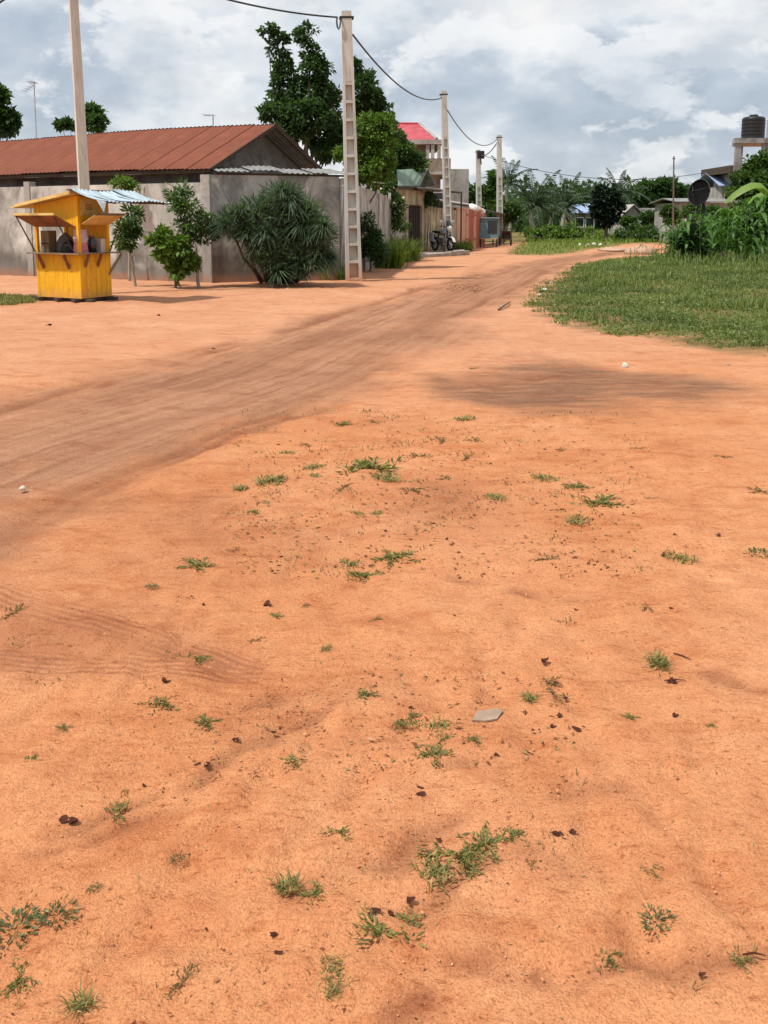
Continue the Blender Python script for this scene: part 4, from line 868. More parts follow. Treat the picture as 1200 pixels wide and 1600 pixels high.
MB().box(-0.08, 0.22, -0.13, 0.13, 0.28, 0.58).build('engine', 'chrome', bike, local=True); MB().tube([(0.2, 0.14, 0.35), (0.0, 0.16, 0.22), (-0.35, 0.17, 0.26), (-0.85, 0.18, 0.36)], [0.02, 0.02, 0.04, 0.045], 8).build('exhaust', 'chrome', bike, True, local=True)
m = MB(); m.lathe([(0.02, 0.10), (0.09, 0.07), (0.125, -0.02), (0.10, -0.12), (0.02, -0.15)], 12); m.v = [(0.58 + z, x, 0.98 + y * 1.1) for x, y, z in m.v]; m.build('headlight', 'white_paint', bike, True, local=True)
MB().hexa([(0.50, -0.13, 1.10), (0.62, -0.11, 1.08), (0.62, 0.11, 1.08), (0.50, 0.13, 1.10)], [(0.44, -0.09, 1.30), (0.47, -0.08, 1.30), (0.47, 0.08, 1.30), (0.44, 0.09, 1.30)]).build('windscreen', 'glass_dark', bike, local=True)
MB().tube([(0.28, -0.36, 1.06), (0.38, -0.25, 1.08), (0.44, 0, 1.02), (0.38, 0.25, 1.08), (0.28, 0.36, 1.06)], 0.018, 6).build('handlebar', 'dark_metal', bike, True, local=True)
for s_ in (-1, 1): MB().tube([(0.38, s_ * 0.25, 1.08), (0.36, s_ * 0.32, 1.26)], 0.01, 4).add([(0.36, s_ * 0.32 - 0.06, 1.24), (0.36, s_ * 0.32 + 0.06, 1.24), (0.35, s_ * 0.32 + 0.06, 1.33), (0.35, s_ * 0.32 - 0.06, 1.33)], [(0, 1, 2, 3)]).build('mirror', 'chrome', bike, local=True)
MB().box(-0.75, -0.50, -0.24, -0.13, 0.42, 0.80).build('side_pannier', 'grey_paint', bike, local=True); MB().tube([(-0.1, -0.1, 0.3), (-0.15, -0.25, 0.0)], 0.015, 5).build('stand', 'dark_metal', bike, local=True)

# ------------------------------------------------------------------ houses farther off
def window(t, x0, x1, y, z0, z1, fm='white_paint'):
    f = MB(); e = 0.06
    f.box(x0 - e, x0, y - 0.04, y + 0.02, z0 - e, z1 + e); f.box(x1, x1 + e, y - 0.04, y + 0.02, z0 - e, z1 + e); f.box(x0, x1, y - 0.04, y + 0.02, z0 - e, z0); f.box(x0, x1, y - 0.04, y + 0.02, z1, z1 + e)
    o = f.build('window', fm, t); MB().box(x0 + .001, x1 - .001, y - 0.012, y + 0.01, z0 + .001, z1 - .001).build('pane', 'glass_dark', o)
Yr = 60.0; L_ = AT(606, 225, Yr).x; R_ = AT(672, 225, Yr).x
rh = thing('two_storey_house', 'two storey house with bright red hipped roof and open balcony', 'house', ((L_ + R_) / 2, Yr, 0))
zf, ze, zr = 4.55, AT(640, 226, Yr).z, AT(640, 193, Yr + 3).z
xr = AT(704, 270, Yr).x
MB().box(L_, xr - 0.6, Yr + 0.6, Yr + 7, -0.1, zf).build('ground_storey', 'far_brown', rh)
MB().box(L_, R_ - 0.2, Yr + 0.8, Yr + 7, zf + 0.18, ze - 0.02).build('upper_storey', 'far_brown', rh)
MB().box(L_, xr, Yr - 0.4, Yr + 7, zf + 0.002, zf + 0.178).build('balcony_floor', 'far_plaster', rh)
MB().box(R_ - 0.5, xr - 0.02, Yr - 0.38, Yr - 0.26, zf + 0.18, zf + 1.0).build('parapet', 'far_brown', rh); MB().box(xr - 0.14, xr - 0.02, Yr - 0.25, Yr + 6.9, zf + 0.18, zf + 1.0).build('parapet', 'far_brown', rh)
for px in (668, 676, 686): 
    x = AT(px, 240, Yr - 0.3).x; MB().box(x - 0.11, x + 0.11, Yr - 0.40, Yr - 0.20, zf + 1.0, ze - 0.02).build('balcony_post', 'far_plaster', rh)
MB().box(L_ - 0.2, AT(691, 230, Yr).x, Yr - 0.5, Yr + 7.2, ze, ze + 0.28).build('roof_slab', 'far_plaster', rh)
le, re = L_ - 0.4, AT(682, 225, Yr).x; rr0, rr1 = AT(612, 193, Yr + 3).x, AT(655, 193, Yr + 3).x; y0, y1, ym = Yr - 0.4, Yr + 6.8, Yr + 3.2
z1_ = ze + 0.285
MB().add([(le, y0, z1_), (re, y0, z1_), (re, y1, z1_), (le, y1, z1_), (rr0, ym, zr), (rr1, ym, zr)], [(0, 1, 5, 4), (1, 2, 5), (2, 3, 4, 5), (3, 0, 4), (3, 2, 1, 0)]).build('roof', 'red_sheet', rh)
MB().tube([(rr1, ym, zr + 0.02), (re, y0, z1_ + 0.03)], 0.10, 6).build('hip_cap', 'far_plaster', rh); MB().tube([(rr0, ym, zr + 0.02), (rr1, ym, zr + 0.02)], 0.08, 6).build('ridge_cap', 'red_sheet', rh)
for px in (632, 648): x = AT(px, 240, Yr).x; window(rh, x - 0.5, x + 0.5, Yr + 0.8, zf + 0.9, ze - 0.5)
x = AT(690, 290, Yr).x; window(rh, x - 0.5, x + 0.5, Yr + 0.6, 2.2, 3.4)
MB().box(xr + 0.5, xr + 2.0, Yr + 9, Yr + 12, -0.1, 5.4).build('rear_block', 'far_plaster', rh)

def simple_house(label, px0, px1, Y, eave_py, ridge_py, wallm, roofm, dep=6, gable=False, wins=1, over=0.35, name='house'):
    a, b = AT(px0, eave_py, Y), AT(px1, eave_py, Y); zr_ = AT(px0, ridge_py, Y + dep / 2).z; ze_ = a.z
    t = thing(name, label, 'house', ((a.x + b.x) / 2, Y, 0))
    MB().box(a.x, b.x, Y, Y + dep, -0.2, ze_ - 0.03).build('wall', wallm, t)
    if gable:
        xm = (a.x + b.x) / 2
        MB().prism([(a.x - over, Y - over, ze_ - 0.1), (xm, Y - over, zr_), (xm, Y + dep + over, zr_), (a.x - over, Y + dep + over, ze_ - 0.1)], (0, 0, 0.06)).build('roof_slope', roofm, t)
        MB().prism([(xm + .002, Y - over, zr_), (b.x + over, Y - over, ze_ - 0.1), (b.x + over, Y + dep + over, ze_ - 0.1), (xm + .002, Y + dep + over, zr_)], (0, 0, 0.06)).build('roof_slope', roofm, t)
        MB().prism([(a.x, Y + .01, ze_ - 0.03), (b.x, Y + .01, ze_ - 0.03), (xm, Y + .01, zr_ - 0.05)], (0, 0.15, 0)).build('gable_wall', wallm, t)
    else:
        for s_ in (0, 1):
            y_e = Y - over if s_ == 0 else Y + dep + over
            MB().prism([(a.x - over, y_e, ze_), (b.x + over, y_e, ze_), (b.x + over, Y + dep / 2 + .002 * s_, zr_), (a.x - over, Y + dep / 2 + .002 * s_, zr_)], (0, 0, 0.06)).build('roof_slope', roofm, t)
    for i in range(wins):
        x = a.x + (b.x - a.x) * (i + 0.5) / wins; h_ = ze_ - 0.5; window(t, x - 0.4, x + 0.4, Y, max(h_ - 0.9, 0.3), h_)
    return t
simple_house('low brown house with pale blue roof beside the blackish tree', 898, 930, 96, 333, 319, 'far_brown', 'blue_sheet', 7, wins=2)
simple_house('pale gabled house just right of the blackish tree', 974, 1003, 84, 338, 321, 'far_plaster', 'grey_sheet', 6, True, 1)
simple_house('low grey roofed shed behind the green shrubs', 985, 1050, 98, 335, 326, 'far_brown', 'grey_sheet', 6, wins=2)
simple_house('pale block house behind the satellite dish', 1062, 1142, 66, 316, 311, 'far_plaster', 'old_sheet', 6, wins=2)
simple_house('blue roofed house seen between the water tower legs', 1128, 1180, 74, 291, 270, 'far_plaster', 'blue_sheet', 6, wins=2)
p = AT(1137, 266, 72); q = AT(1215, 266, 72); t = thing('flat_roofed_house', 'flat dark eaved house behind the water tower', 'house', (q.x, 72.5, 0))
MB().box(p.x, q.x + 4, 71.5, 78, p.z - 0.2, p.z + 0.35).build('roof_slab', 'dark_timber', t); MB().box(p.x + 0.9, q.x + 4, 82.1 - 9.6, 77.5, -0.1, p.z - 0.21).build('wall', 'far_plaster', t); MB().box(p.x + 0.3, p.x + 1.8, 71.6, 71.9, p.z - 0.9, p.z - 0.205).build('eave_bracket', 'dark_timber', t)
window(t, p.x + 1.6, p.x + 2.6, 72.5, p.z - 1.9, p.z - 0.7)

# ------------------------------------------------------------------ water tower and satellite dish
Yt = 50.0; tc = AT(1176, 217, Yt); zp = AT(1176, 224, Yt).z
tw = thing('water_tower', 'grey concrete column stand carrying the black water tank', 'tower', (tc.x, Yt, 0))
xl, xrr = AT(1146, 222, Yt).x, AT(1212, 222, Yt).x; zt = AT(1176, 216, Yt).z
MB().box(xl, xrr, Yt - 0.2, Yt + 0.15, zp, zt).build('beam', 'tower_grey', tw); kx = (Yt + 2.0) / Yt; MB().box(xl * kx, xrr * kx, Yt + 1.9, Yt + 2.2, zp, zt).build('beam', 'tower_grey', tw); MB().hexa([(xl + 0.3, Yt + 0.152, zp + 0.02), (xrr - 0.3, Yt + 0.152, zp + 0.02), (xrr * kx - 0.3, Yt + 1.898, zp + 0.02), (xl * kx + 0.3, Yt + 1.898, zp + 0.02)], [(xl + 0.3, Yt + 0.152, zt - 0.01), (xrr - 0.3, Yt + 0.152, zt - 0.01), (xrr * kx - 0.3, Yt + 1.898, zt - 0.01), (xl * kx + 0.3, Yt + 1.898, zt - 0.01)]).build('deck', 'far_plaster', tw)
for px in (1153, 1195):
    x = AT(px, 230, Yt).x
    for yy, x in ((Yt - 0.12, x), (Yt + 1.95, x * kx + 0.12)): MB().frus(-0.2, (x - .17, x + .17, yy - .02, yy + .2), zp - 0.002, (x - .15, x + .15, yy - .0, yy + .2)).build('column', 'tower_grey', tw)
tk = thing('water_tank', 'black ribbed plastic water tank on the concrete stand', 'tank', (tc.x * (Yt + 1) / Yt, Yt + 1, zt)); r = SZ(17.5, Yt); ht = AT(1176, 182, Yt).z - zt
prof = [(r * 0.98, 0.0)]
for i in range(6): z = ht * (i + 0.5) / 6; prof += [(r * 0.985, z - ht * 0.07), (r, z - ht * 0.045), (r, z + ht * 0.045), (r * 0.985, z + ht * 0.07)]
prof += [(r * 0.97, ht), (r * 0.85, ht * 1.06), (r * 0.42, ht * 1.10)]
MB().lathe(prof, 28).build('body', 'black_plastic', tk, True, local=True); MB().lathe([(r * 0.36, ht * 1.10), (r * 0.38, ht * 1.12), (r * 0.36, ht * 1.17), (r * 0.1, ht * 1.19)], 18).build('lid', 'black_plastic', tk, True, local=True)
MB().tube([(r * 0.9, -r * 0.3, ht * 0.93), (r * 1.15, -r * 0.35, ht * 0.93), (r * 1.18, -r * 0.35, -zt + 0.3)], 0.035, 6).build('pipe', 'white_paint', tk, True, local=True)
Yd = 41.0; dc = AT(1096, 302, Yd); dsh = thing('satellite_dish', 'big dark mesh satellite dish seen edge on above the maize', 'satellite dish', (dc.x, Yd, 0))
rd = SZ(20.5, Yd); m = MB(); vs, fs = [], []; nr_, na = 8, 28
for i in range(nr_ + 1):
    for k in range(na): a = 2 * math.pi * k / na; rr = rd * (0.02 + 0.98 * i / nr_); vs.append((rr * math.cos(a), rr * math.sin(a), 0.30 * (rr / rd) ** 2 * rd))
for i in range(nr_):
    for k in range(na): k2 = (k + 1) % na; fs.append((i * na + k, i * na + k2, (i + 1) * na + k2, (i + 1) * na + k))
m.add(vs, fs); m.add([(x, y, z - 0.02) for x, y, z in vs], [f[::-1] for f in fs])
Md = frame_mat((dc.x, Yd, dc.z), (0.52, -0.85, 0.0), (0.12, 0.14, 1))
o = m.build('reflector', 'dish_mesh', dsh, True, local=True); place(o, Md)
def dtube(nm, pts, r_, mat='dark_metal'): MB().tube(pts, r_, 6).build(nm, mat, dsh, True)
dtube('rim', [Md @ Vector((rd * math.cos(a * 0.2618), rd * math.sin(a * 0.2618), 0.30 * rd)) for a in range(25)], 0.025)
for k in range(3): a = k * 2.094 + 0.4; dtube('feed_arm', [Md @ Vector((rd * 0.95 * math.cos(a), rd * 0.95 * math.sin(a), 0.28 * rd)), Md @ Vector((0, 0, 0.95 * rd))], 0.014)
dtube('feed_horn', [Md @ Vector((0, 0, 0.85 * rd)), Md @ Vector((0, 0, 1.02 * rd))], 0.05)
hub = Md @ Vector((0, 0, -0.10)); dtube('hub', [Md @ Vector((0, 0, -0.02)), hub], 0.10)
for dx, dy in ((-0.75, 0.1), (0.35, -0.5), (0.35, 0.6)): dtube('stand_leg', [hub - Vector((0, 0, 0.1)), (dc.x + dx * 1.3, Yd + dy, -0.1)], 0.045)

# ------------------------------------------------------------------ trees
def limb_path(a, b, n=5, wob=0.12, rg=random):
    a, b = Vector(a), Vector(b); L = (b - a).length; pts = [a.lerp(b, i / n) for i in range(n + 1)]
    for i in range(1, n): pts[i] += Vector((rg.uniform(-1, 1), rg.uniform(-1, 1), rg.uniform(-.4, .4))) * wob * L * 0.5
    return pts
def tree(name, label, bx_, Y, blobs, leaf, n_leaf, lsize, trunk_r=0.16, bark='bark', seed=0, group=None, dfac=0.9, clump=None, aspect=0.5, cat='tree', droop=0.2, trunk=True, flowers=0, split=None):
    """blobs: (px, py, rx_px, rz_px) ellipsoids of foliage at distance Y; bx_: pixel column of the trunk foot"""
    rng = np.random.default_rng(seed + 100); rg = random.Random(seed)
    foot = AT(bx_, 345, Y); foot = Vector((foot.x, Y, 0))
    t = thing(name, label, cat, foot, 0, group)
    E = []
    for (px, py, rx, rz) in blobs:
        c = AT(px, py, Y); k = SZ(1, Y); E.append((c + Vector((0, rg.uniform(-.5, .5) * rx * k * dfac, 0)), rx * k, rx * k * dfac, rz * k))
    vol = np.array([e[1] * e[2] * e[3] for e in E]) ** 0.75; vol = vol / vol.sum(); parts = []
    cl_r = clump or max(0.18, np.mean([min(e[1], e[3]) for e in E]) * 0.38)
    wood = MB(); ctr = sum((e[0] * v for e, v in zip(E, vol)), Vector()); fork = Vector((foot.x * 0.55 + ctr.x * 0.45, Y * 0.7 + ctr.y * 0.3, ctr.z * 0.45))
    if trunk: wood.tube(limb_path(foot - Vector((0, 0, 0.1)), fork, 5, 0.06, rg), [trunk_r * (1.25 - 0.5 * i / 5) for i in range(6)], 8)
    for (c, rx, ry, rz), v in zip(E, vol):
        c = np.array(c); nc = max(5, int(n_leaf * v / 34))
        u = unit(rng.normal(size=(nc, 3))); rad = (0.35 + 0.65 * rng.random((nc, 1)) ** 0.5)
        cc = c + u * rad * np.array([rx, ry, rz]) * 0.85
        if trunk:
            wood.tube(limb_path(fork, Vector(c) - Vector((0, 0, rz * 0.25)), 4, 0.10, rg), [trunk_r * 0.55 * min(1.0, 0.35 + 0.5 * rx) * (1 - 0.2 * i) for i in range(5)], 6)
            for j in rng.choice(nc, min(nc, 7), replace=False): wood.tube(limb_path(Vector(c) - Vector((0, 0, rz * 0.25)), Vector(cc[j]), 3, 0.12, rg), [trunk_r * 0.25, trunk_r * 0.18, trunk_r * 0.12, trunk_r * 0.05], 4, False)
        per = rng.integers(20, 48, nc); idx = np.repeat(np.arange(nc), per)
        crs = max(0.16, min(cl_r, min(rx, rz) * 0.5)) * rng.uniform(0.6, 1.3, nc)
        q = unit(rng.normal(size=(len(idx), 3))) * (rng.random((len(idx), 1)) ** 0.4) * crs[idx][:, None]; q[:, 2] *= 0.75
        D = unit(q) * 0.8 + u[idx] * 0.5 + rng.normal(size=q.shape) * 0.55; D[:, 2] -= droop
        ctint = rng.random(nc); tn = 0.55 * ctint[idx] + 0.45 * rng.random(len(idx)); tn = np.where(rng.random(len(idx)) < 0.012, 1.0, tn * 0.94)
        Lf = lsize * rng.uniform(0.6, 1.25, len(idx))
        nrm = rng.normal(size=q.shape) * 0.6 + unit(q) + np.array([0, 0, 0.8])
        parts.append(leaves(cc[idx] + q, D, Lf, Lf * aspect, 0.18, tn, rng, nrm))
    V, F, T = merge(parts); V = V - np.array(foot)[None]
    link('crown', fmesh('crown', V, F, leaf, T), t)
    if trunk: wood.build('trunk', bark, t, True)
    if flowers:
        sel = rng.integers(0, len(V), flowers); parts = []
        for k in range(5): parts.append(leaves(V[sel], rng.normal(size=(flowers, 3)) + [0, -0.8, 0.5], 0.09, 0.07, 0.1, None, rng))
        Vf, Ff, Tf = merge(parts); link('blossom', fmesh('blossom', Vf, Ff, 'petal', Tf), t)
    return t
GT = 'trees behind the rusty roofed house'
tree('tall_tree', 'tall dark tree with two leafy spires above the rusty roof', 470, 38,
     [(420, 50, 12, 12), (436, 75, 17, 26), (442, 110, 18, 24), (480, 58, 15, 22), (487, 85, 20, 22), (496, 112, 22, 26), (448, 140, 32, 26), (492, 145, 36, 28), (438, 172, 30, 18), (480, 185, 44, 30), (512, 165, 22, 40), (415, 178, 12, 8), (515, 205, 30, 26), (462, 205, 34, 20), (512, 238, 24, 16), (495, 222, 20, 16), (524, 225, 18, 26)], 'leaf_dark', 16000, 0.21, 0.22, seed=1, group=GT, aspect=0.55)
tree('tall_tree', 'dark pointed tree showing just right of the ladder pole', 572, 42,
     [(556, 105, 9, 22), (572, 125, 13, 22), (562, 145, 20, 24), (583, 155, 16, 20), (565, 175, 26, 22), (596, 180, 22, 22), (606, 205, 20, 22)], 'leaf_dark', 7000, 0.21, 0.18, seed=2, group=GT, aspect=0.55)
tree('garden_tree', 'light green feathery tree behind the ladder pole', 565, 31,
     [(575, 200, 22, 24), (600, 195, 20, 20), (560, 225, 24, 24), (590, 230, 30, 30), (545, 240, 16, 18), (535, 238, 14, 12), (575, 262, 28, 24), (600, 262, 20, 22), (556, 275, 20, 20)], 'leaf_light', 11000, 0.15, 0.14, seed=3, group=GT, aspect=0.45)
tree('garden_tree', 'mid green tree between the ladder pole and the red roof', 625, 46,
     [(612, 225, 24, 26), (632, 240, 24, 20), (608, 255, 26, 26), (640, 262, 22, 20), (655, 252, 14, 14), (622, 285, 30, 26), (600, 290, 26, 24), (650, 285, 20, 16), (585, 250, 18, 40)], 'leaf_mid', 11000, 0.20, 0.16, seed=4, group=GT, aspect=0.5)
tree('roadside_tree', 'dark leafy tree cut off by the edge above the roof', -30, 34, [(-6, 165, 18, 26), (6, 182, 16, 16), (12, 198, 10, 8), (-20, 195, 26, 20), (18, 190, 7, 6), (-5, 148, 12, 12)], 'leaf_dark', 3600, 0.26, 0.2, seed=5, aspect=0.6)
tree('back_tree', 'small tree top peeping over the rusty roof behind the pale pole', 140, 40, [(146, 180, 12, 14), (136, 192, 12, 8), (108, 194, 9, 4), (120, 195, 10, 5), (150, 195, 16, 10), (96, 196, 6, 2.5)], 'leaf_dark', 1700, 0.26, 0.14, seed=6, aspect=0.5)
# shrubs by the wall
tree('sapling', 'slim sapling with pale top close behind the kiosk awning', 208, 22.4, [(203, 352, 16, 20), (196, 375, 14, 14), (208, 335, 12, 14), (193, 360, 8, 14)], 'leaf_mid', 1100, 0.15, 0.035, 'pale_bark', seed=7, aspect=0.4, cat='sapling')
tree('sapling', 'light green sprig growing on the wall top above the awning', 200, 24.6, [(190, 288, 13, 5), (203, 291, 11, 5)], 'leaf_light', 420, 0.16, 0.03, 'pale_bark', seed=8, aspect=0.3, cat='sapling')
tree('young_tree', 'young dark tree with thin pale stem before the wall corner', 309, 22.2, [(282, 300, 18, 12), (272, 316, 14, 10), (300, 325, 22, 16), (318, 345, 18, 18), (296, 350, 20, 16), (308, 368, 20, 12), (325, 360, 12, 12)], 'leaf_mid', 2300, 0.15, 0.035, 'pale_bark', seed=9, aspect=0.32)
tree('shrub', 'bright green bush low beside the young dark tree', 272, 21.9, [(250, 372, 14, 12), (268, 378, 18, 14), (262, 395, 18, 14), (284, 390, 16, 16), (276, 410, 14, 12), (296, 408, 12, 16), (280, 425, 10, 9)], 'leaf_light', 1700, 0.17, 0.03, 'bark', seed=10, aspect=0.6, cat='bush')
tree('flowering_bush', 'white flowered bush against the street wall left of the gate', 612, 37, [(608, 292, 10, 12), (612, 312, 14, 14), (606, 330, 12, 14), (622, 325, 10, 16), (618, 345, 10, 12)], 'leaf_mid', 2200, 0.17, 0.04, 'bark', seed=11, aspect=0.45, flowers=70, cat='bush')
tree('shrub', 'dark shrub filling the shade right of the ladder pole', 578, 29, [(574, 350, 10, 16), (582, 372, 15, 18), (572, 388, 12, 16), (590, 395, 16, 14)], 'leaf_dark', 2400, 0.16, 0.03, seed=12, aspect=0.3, cat='bush')
tree('climber', 'green creeper hanging over the gate wall under the flat awning', 668, 46.5, [(662, 312, 8, 9), (672, 308, 9, 8), (668, 320, 9, 8), (680, 314, 7, 6)], 'leaf_mid', 1000, 0.16, 0.03, seed=13, aspect=0.6, cat='creeper')
# far trees
GF = 'trees beyond the bend'
tree('far_tree', 'blackish upright oval tree beside the blue roofed house', 948, 74, [(948, 308, 19, 18), (944, 325, 21, 18), (955, 325, 18, 18), (950, 340, 16, 14), (940, 308, 12, 12), (962, 318, 10, 14)], 'leaf_blackish', 6500, 0.40, 0.16, seed=20, group=GF)
tree('far_tree', 'broad round mango tree behind the thin wooden pole', 1032, 105, [(1035, 292, 26, 13), (1010, 298, 22, 12), (1058, 302, 20, 14), (1030, 308, 36, 14), (992, 306, 18, 14), (985, 318, 18, 16)], 'leaf_dark', 6000, 0.6, 0.3, seed=21, group=GF)
tree('far_tree', 'dark tree behind the satellite dish', 1098, 110, [(1085, 300, 16, 10), (1110, 308, 22, 12), (1130, 312, 16, 10), (1088, 310, 16, 10)], 'leaf_dark', 3000, 0.6, 0.25, seed=22, group=GF)
tree('far_tree', 'round green shrubby tree below the water tower', 1172, 46, [(1182, 262, 20, 20), (1196, 252, 14, 20), (1165, 282, 20, 16), (1190, 285, 26, 20), (1150, 298, 12, 10), (1172, 300, 26, 14), (1205, 275, 20, 24)], 'leaf_mid', 6500, 0.24, 0.14, seed=23, group=GF, aspect=0.6)
tree('far_tree', 'green tree between the two farthest poles', 765, 88, [(765, 305, 16, 16), (775, 290, 12, 12), (758, 322, 16, 14), (740, 300, 14, 14), (728, 298, 14, 10), (745, 318, 18, 12), (768, 278, 8, 8)], 'leaf_mid', 4500, 0.45, 0.2, seed=24, group=GF)
tree('far_tree', 'bright green low tree over the teal stall', 788, 70, [(780, 328, 18, 8), (797, 325, 16, 9), (805, 335, 12, 8), (770, 336, 12, 8), (790, 340, 16, 10)], 'leaf_mid', 2600, 0.32, 0.12, seed=25, group=GF)
tree('far_tree', 'grey green trees above the beige wall behind the motorcycle pole', 715, 95, [(712, 300, 10, 14), (725, 305, 14, 12), (704, 310, 12, 12), (718, 318, 18, 10)], 'leaf_mid', 2200, 0.45, 0.18, seed=26, group=GF)
for i, (px, py, rx, rz, Y, lb) in enumerate(((1085, 330, 22, 10, 58, 'low green shrub below the satellite dish'), (1020, 340, 26, 10, 80, 'wide low shrub in front of the grey roofed shed'), (1048, 335, 14, 14, 64, 'shrub at the foot of the thin wooden pole'), (985, 346, 14, 7, 80, 'small shrub before the pale gabled house'), (1115, 335, 22, 14, 46, 'leafy shrub behind the tall maize'), (1165, 330, 30, 16, 44, 'leafy shrub mass under the banana leaf'))):
    tree('shrub', lb, px, Y, [(px - rx * .4, py, rx * .6, rz), (px + rx * .4, py + 2, rx * .6, rz * .9), (px, py - rz * .3, rx * .5, rz * .8)], 'leaf_mid', 1800, 0.28 if Y > 60 else 0.2, 0.05, seed=30 + i, aspect=0.55, cat='bush', trunk=True)
tree('far_tree', 'dark rounded tree behind the two drooping palms', 862, 112, [(850, 312, 22, 14), (875, 318, 24, 14), (900, 322, 18, 12), (830, 320, 18, 14), (860, 330, 34, 12)], 'leaf_dark', 4200, 0.5, 0.25, seed=27, group=GF)
tree('far_tree', 'dark tree filling the gap behind the pale gabled house', 985, 116, [(975, 318, 18, 14), (1000, 315, 20, 14), (960, 325, 16, 12)], 'leaf_dark', 2600, 0.5, 0.25, seed=28, group=GF)
tree('shrub', 'dark broad leaved shrub at the near end of the maize', 1076, 34.2, [(1066, 372, 16, 14), (1084, 368, 16, 18), (1074, 390, 20, 12), (1092, 388, 14, 12)], 'leaf_dark', 1700, 0.26, 0.03, seed=41, aspect=0.4, cat='bush')
tree('shrub', 'light green shrub standing out above the maize', 1152, 36.5, [(1140, 338, 14, 12), (1160, 342, 18, 14), (1150, 355, 18, 12)], 'leaf_light', 1300, 0.22, 0.03, seed=42, aspect=0.5, cat='bush')
tree('shrub', 'leafy green shrub at the photo edge among the maize', 1192, 35.5, [(1184, 335, 16, 16), (1202, 330, 16, 20), (1192, 352, 18, 14)], 'leaf_mid', 1500, 0.24, 0.03, seed=43, aspect=0.5, cat='bush')
tree('shrub', 'bushy green growth on the far verge under the drooping palms', 850, 72, [(828, 362, 14, 6), (846, 357, 12, 9), (868, 361, 22, 7), (893, 356, 14, 8), (912, 362, 16, 5), (880, 365, 30, 5)], 'leaf_light', 2600, 0.3, 0.04, seed=44, aspect=0.4, cat='bush', trunk=False)
tree('shrub', 'bushy green growth below the pale gabled house', 1000, 72, [(972, 362, 14, 6), (992, 357, 12, 8), (1012, 360, 18, 7), (1034, 354, 12, 10), (1005, 365, 34, 5)], 'leaf_mid', 2400, 0.3, 0.04, seed=45, aspect=0.4, cat='bush', trunk=False)
# far wood, one mass
rng = np.random.default_rng(77); parts = []
for i in range(230):
    x = rng.uniform(-40, 175); y = rng.uniform(128, 160); h = rng.uniform(3.5, 6.5) * (1.15 if x > 20 else 0.9); rx = rng.uniform(3, 6)
    n = 260; q = unit(rng.normal(size=(n, 3))) * (rng.random((n, 1)) ** 0.35) * [rx, rx * .7, h * 0.5]
    parts.append(leaves(np.array([x, y, h * 0.52]) + q, unit(q) + rng.normal(size=q.shape) * .6, rng.uniform(0.6, 1.3, n), 0.6, .15, 0.5 * rng.random() + 0.45 * rng.random(n), rng))
V, F, T = merge(parts); tag(link('far_wood', fmesh('far_wood', V, F, 'leaf_dark', T)), 'low dark wood along the horizon', 'wood', None, 'stuff')

# ------------------------------------------------------------------ palms
def frond_mesh(L, drop, nl=30, ll=0.36, seed=0, mat='leaf_palm', lw=0.045, hang=0.45):
    rng = np.random.default_rng(seed); ts = np.linspace(0, 1, 9)
    pts = [Vector((L * t_, 0, L * (0.55 * t_ - drop * t_ * t_))) for t_ in ts]
    mb = MB(); mb.tube(pts, [0.055 * L / 3 * (1.1 - t_) + 0.006 for t_ in ts], 5)
    V0 = np.array(mb.v); F0 = np.array([f for f in mb.f if len(f) == 4]); F0 = np.concatenate([F0[:, [0, 1, 2]], F0[:, [0, 2, 3]]])
    tl = np.repeat(np.linspace(0.12, 0.99, nl), 2); sd = np.tile([1, -1], nl)
    P = np.stack([L * tl, 0 * tl, L * (0.55 * tl - drop * tl * tl)], 1)
    D = np.stack([0.55 + 0 * tl, sd * 1.0, -hang * rng.uniform(0.5, 1.3, len(tl))], 1) + rng.normal(size=(len(tl), 3)) * 0.12
    le = ll * L / 3 * (0.35 + 1.3 * np.sin(np.pi * np.clip(tl, 0.05, 0.97)) ** 0.7) * rng.uniform(0.8, 1.1, len(tl))
    Lv = leaves(P, D, le, lw * L / 3 * 2.2, 0.1, rng.random(len(tl)) * 0.9, rng, np.tile([0.2, 0, 1.0], (len(tl), 1)) + rng.normal(size=(len(tl), 3)) * 0.3)
    V, F, T = merge([(V0, F0, np.full(len(V0), 0.85)), Lv]); return fmesh('frond', V, F, mat, T)
FR = [frond_mesh(3.0, d, seed=i) for i, d in enumerate((0.35, 0.65, 0.95, 1.2))]
def palm(label, px, Y, crown_py, nf, size, seed, trunk_r=0.16, mats=None):
    rg = random.Random(seed); c = AT(px, crown_py, Y); t = thing('palm_tree', label, 'palm tree', (c.x, Y, 0), 0, 'palms beyond the bend')
    pts = [Vector((c.x + 0.25 * math.sin(k * 0.6 + seed), Y, -0.1 + (c.z + 0.1) * k / 6)) for k in range(6)] + [Vector((c.x, Y, c.z))]
    MB().tube(pts, [trunk_r * (1.3 - 0.08 * k) for k in range(7)], 8).build('trunk', 'pale_bark', t, True)
    for i in range(nf):
        el = (i + 0.5) / nf; k = 0 if el > 0.75 else 1 if el > 0.45 else 2 if el > 0.2 else 3
        o = link('frond', FR[k], t, (c.x - t.location.x, 0, c.z), (rg.uniform(-.3, .3), -1.25 * (el - 0.22) , i * 2.39996 + rg.uniform(-.3, .3))); s_ = size * rg.uniform(0.85, 1.12); o.scale = (s_, s_, s_)
palm('tall palm right behind the pole at the bend', 794, 92, 288, 20, 1.0, 1)
palm('feathery palm drooping right of the bend pole', 835, 76, 324, 22, 1.08, 2, 0.2)
palm('second feathery palm left of the blue roofed house', 884, 84, 324, 20, 1.05, 3, 0.2)
palm('small palm crown behind the blackish oval tree', 966, 100, 304, 18, 1.1, 4)
palm('low dark palm between the two drooping palms', 858, 98, 330, 18, 1.15, 5)
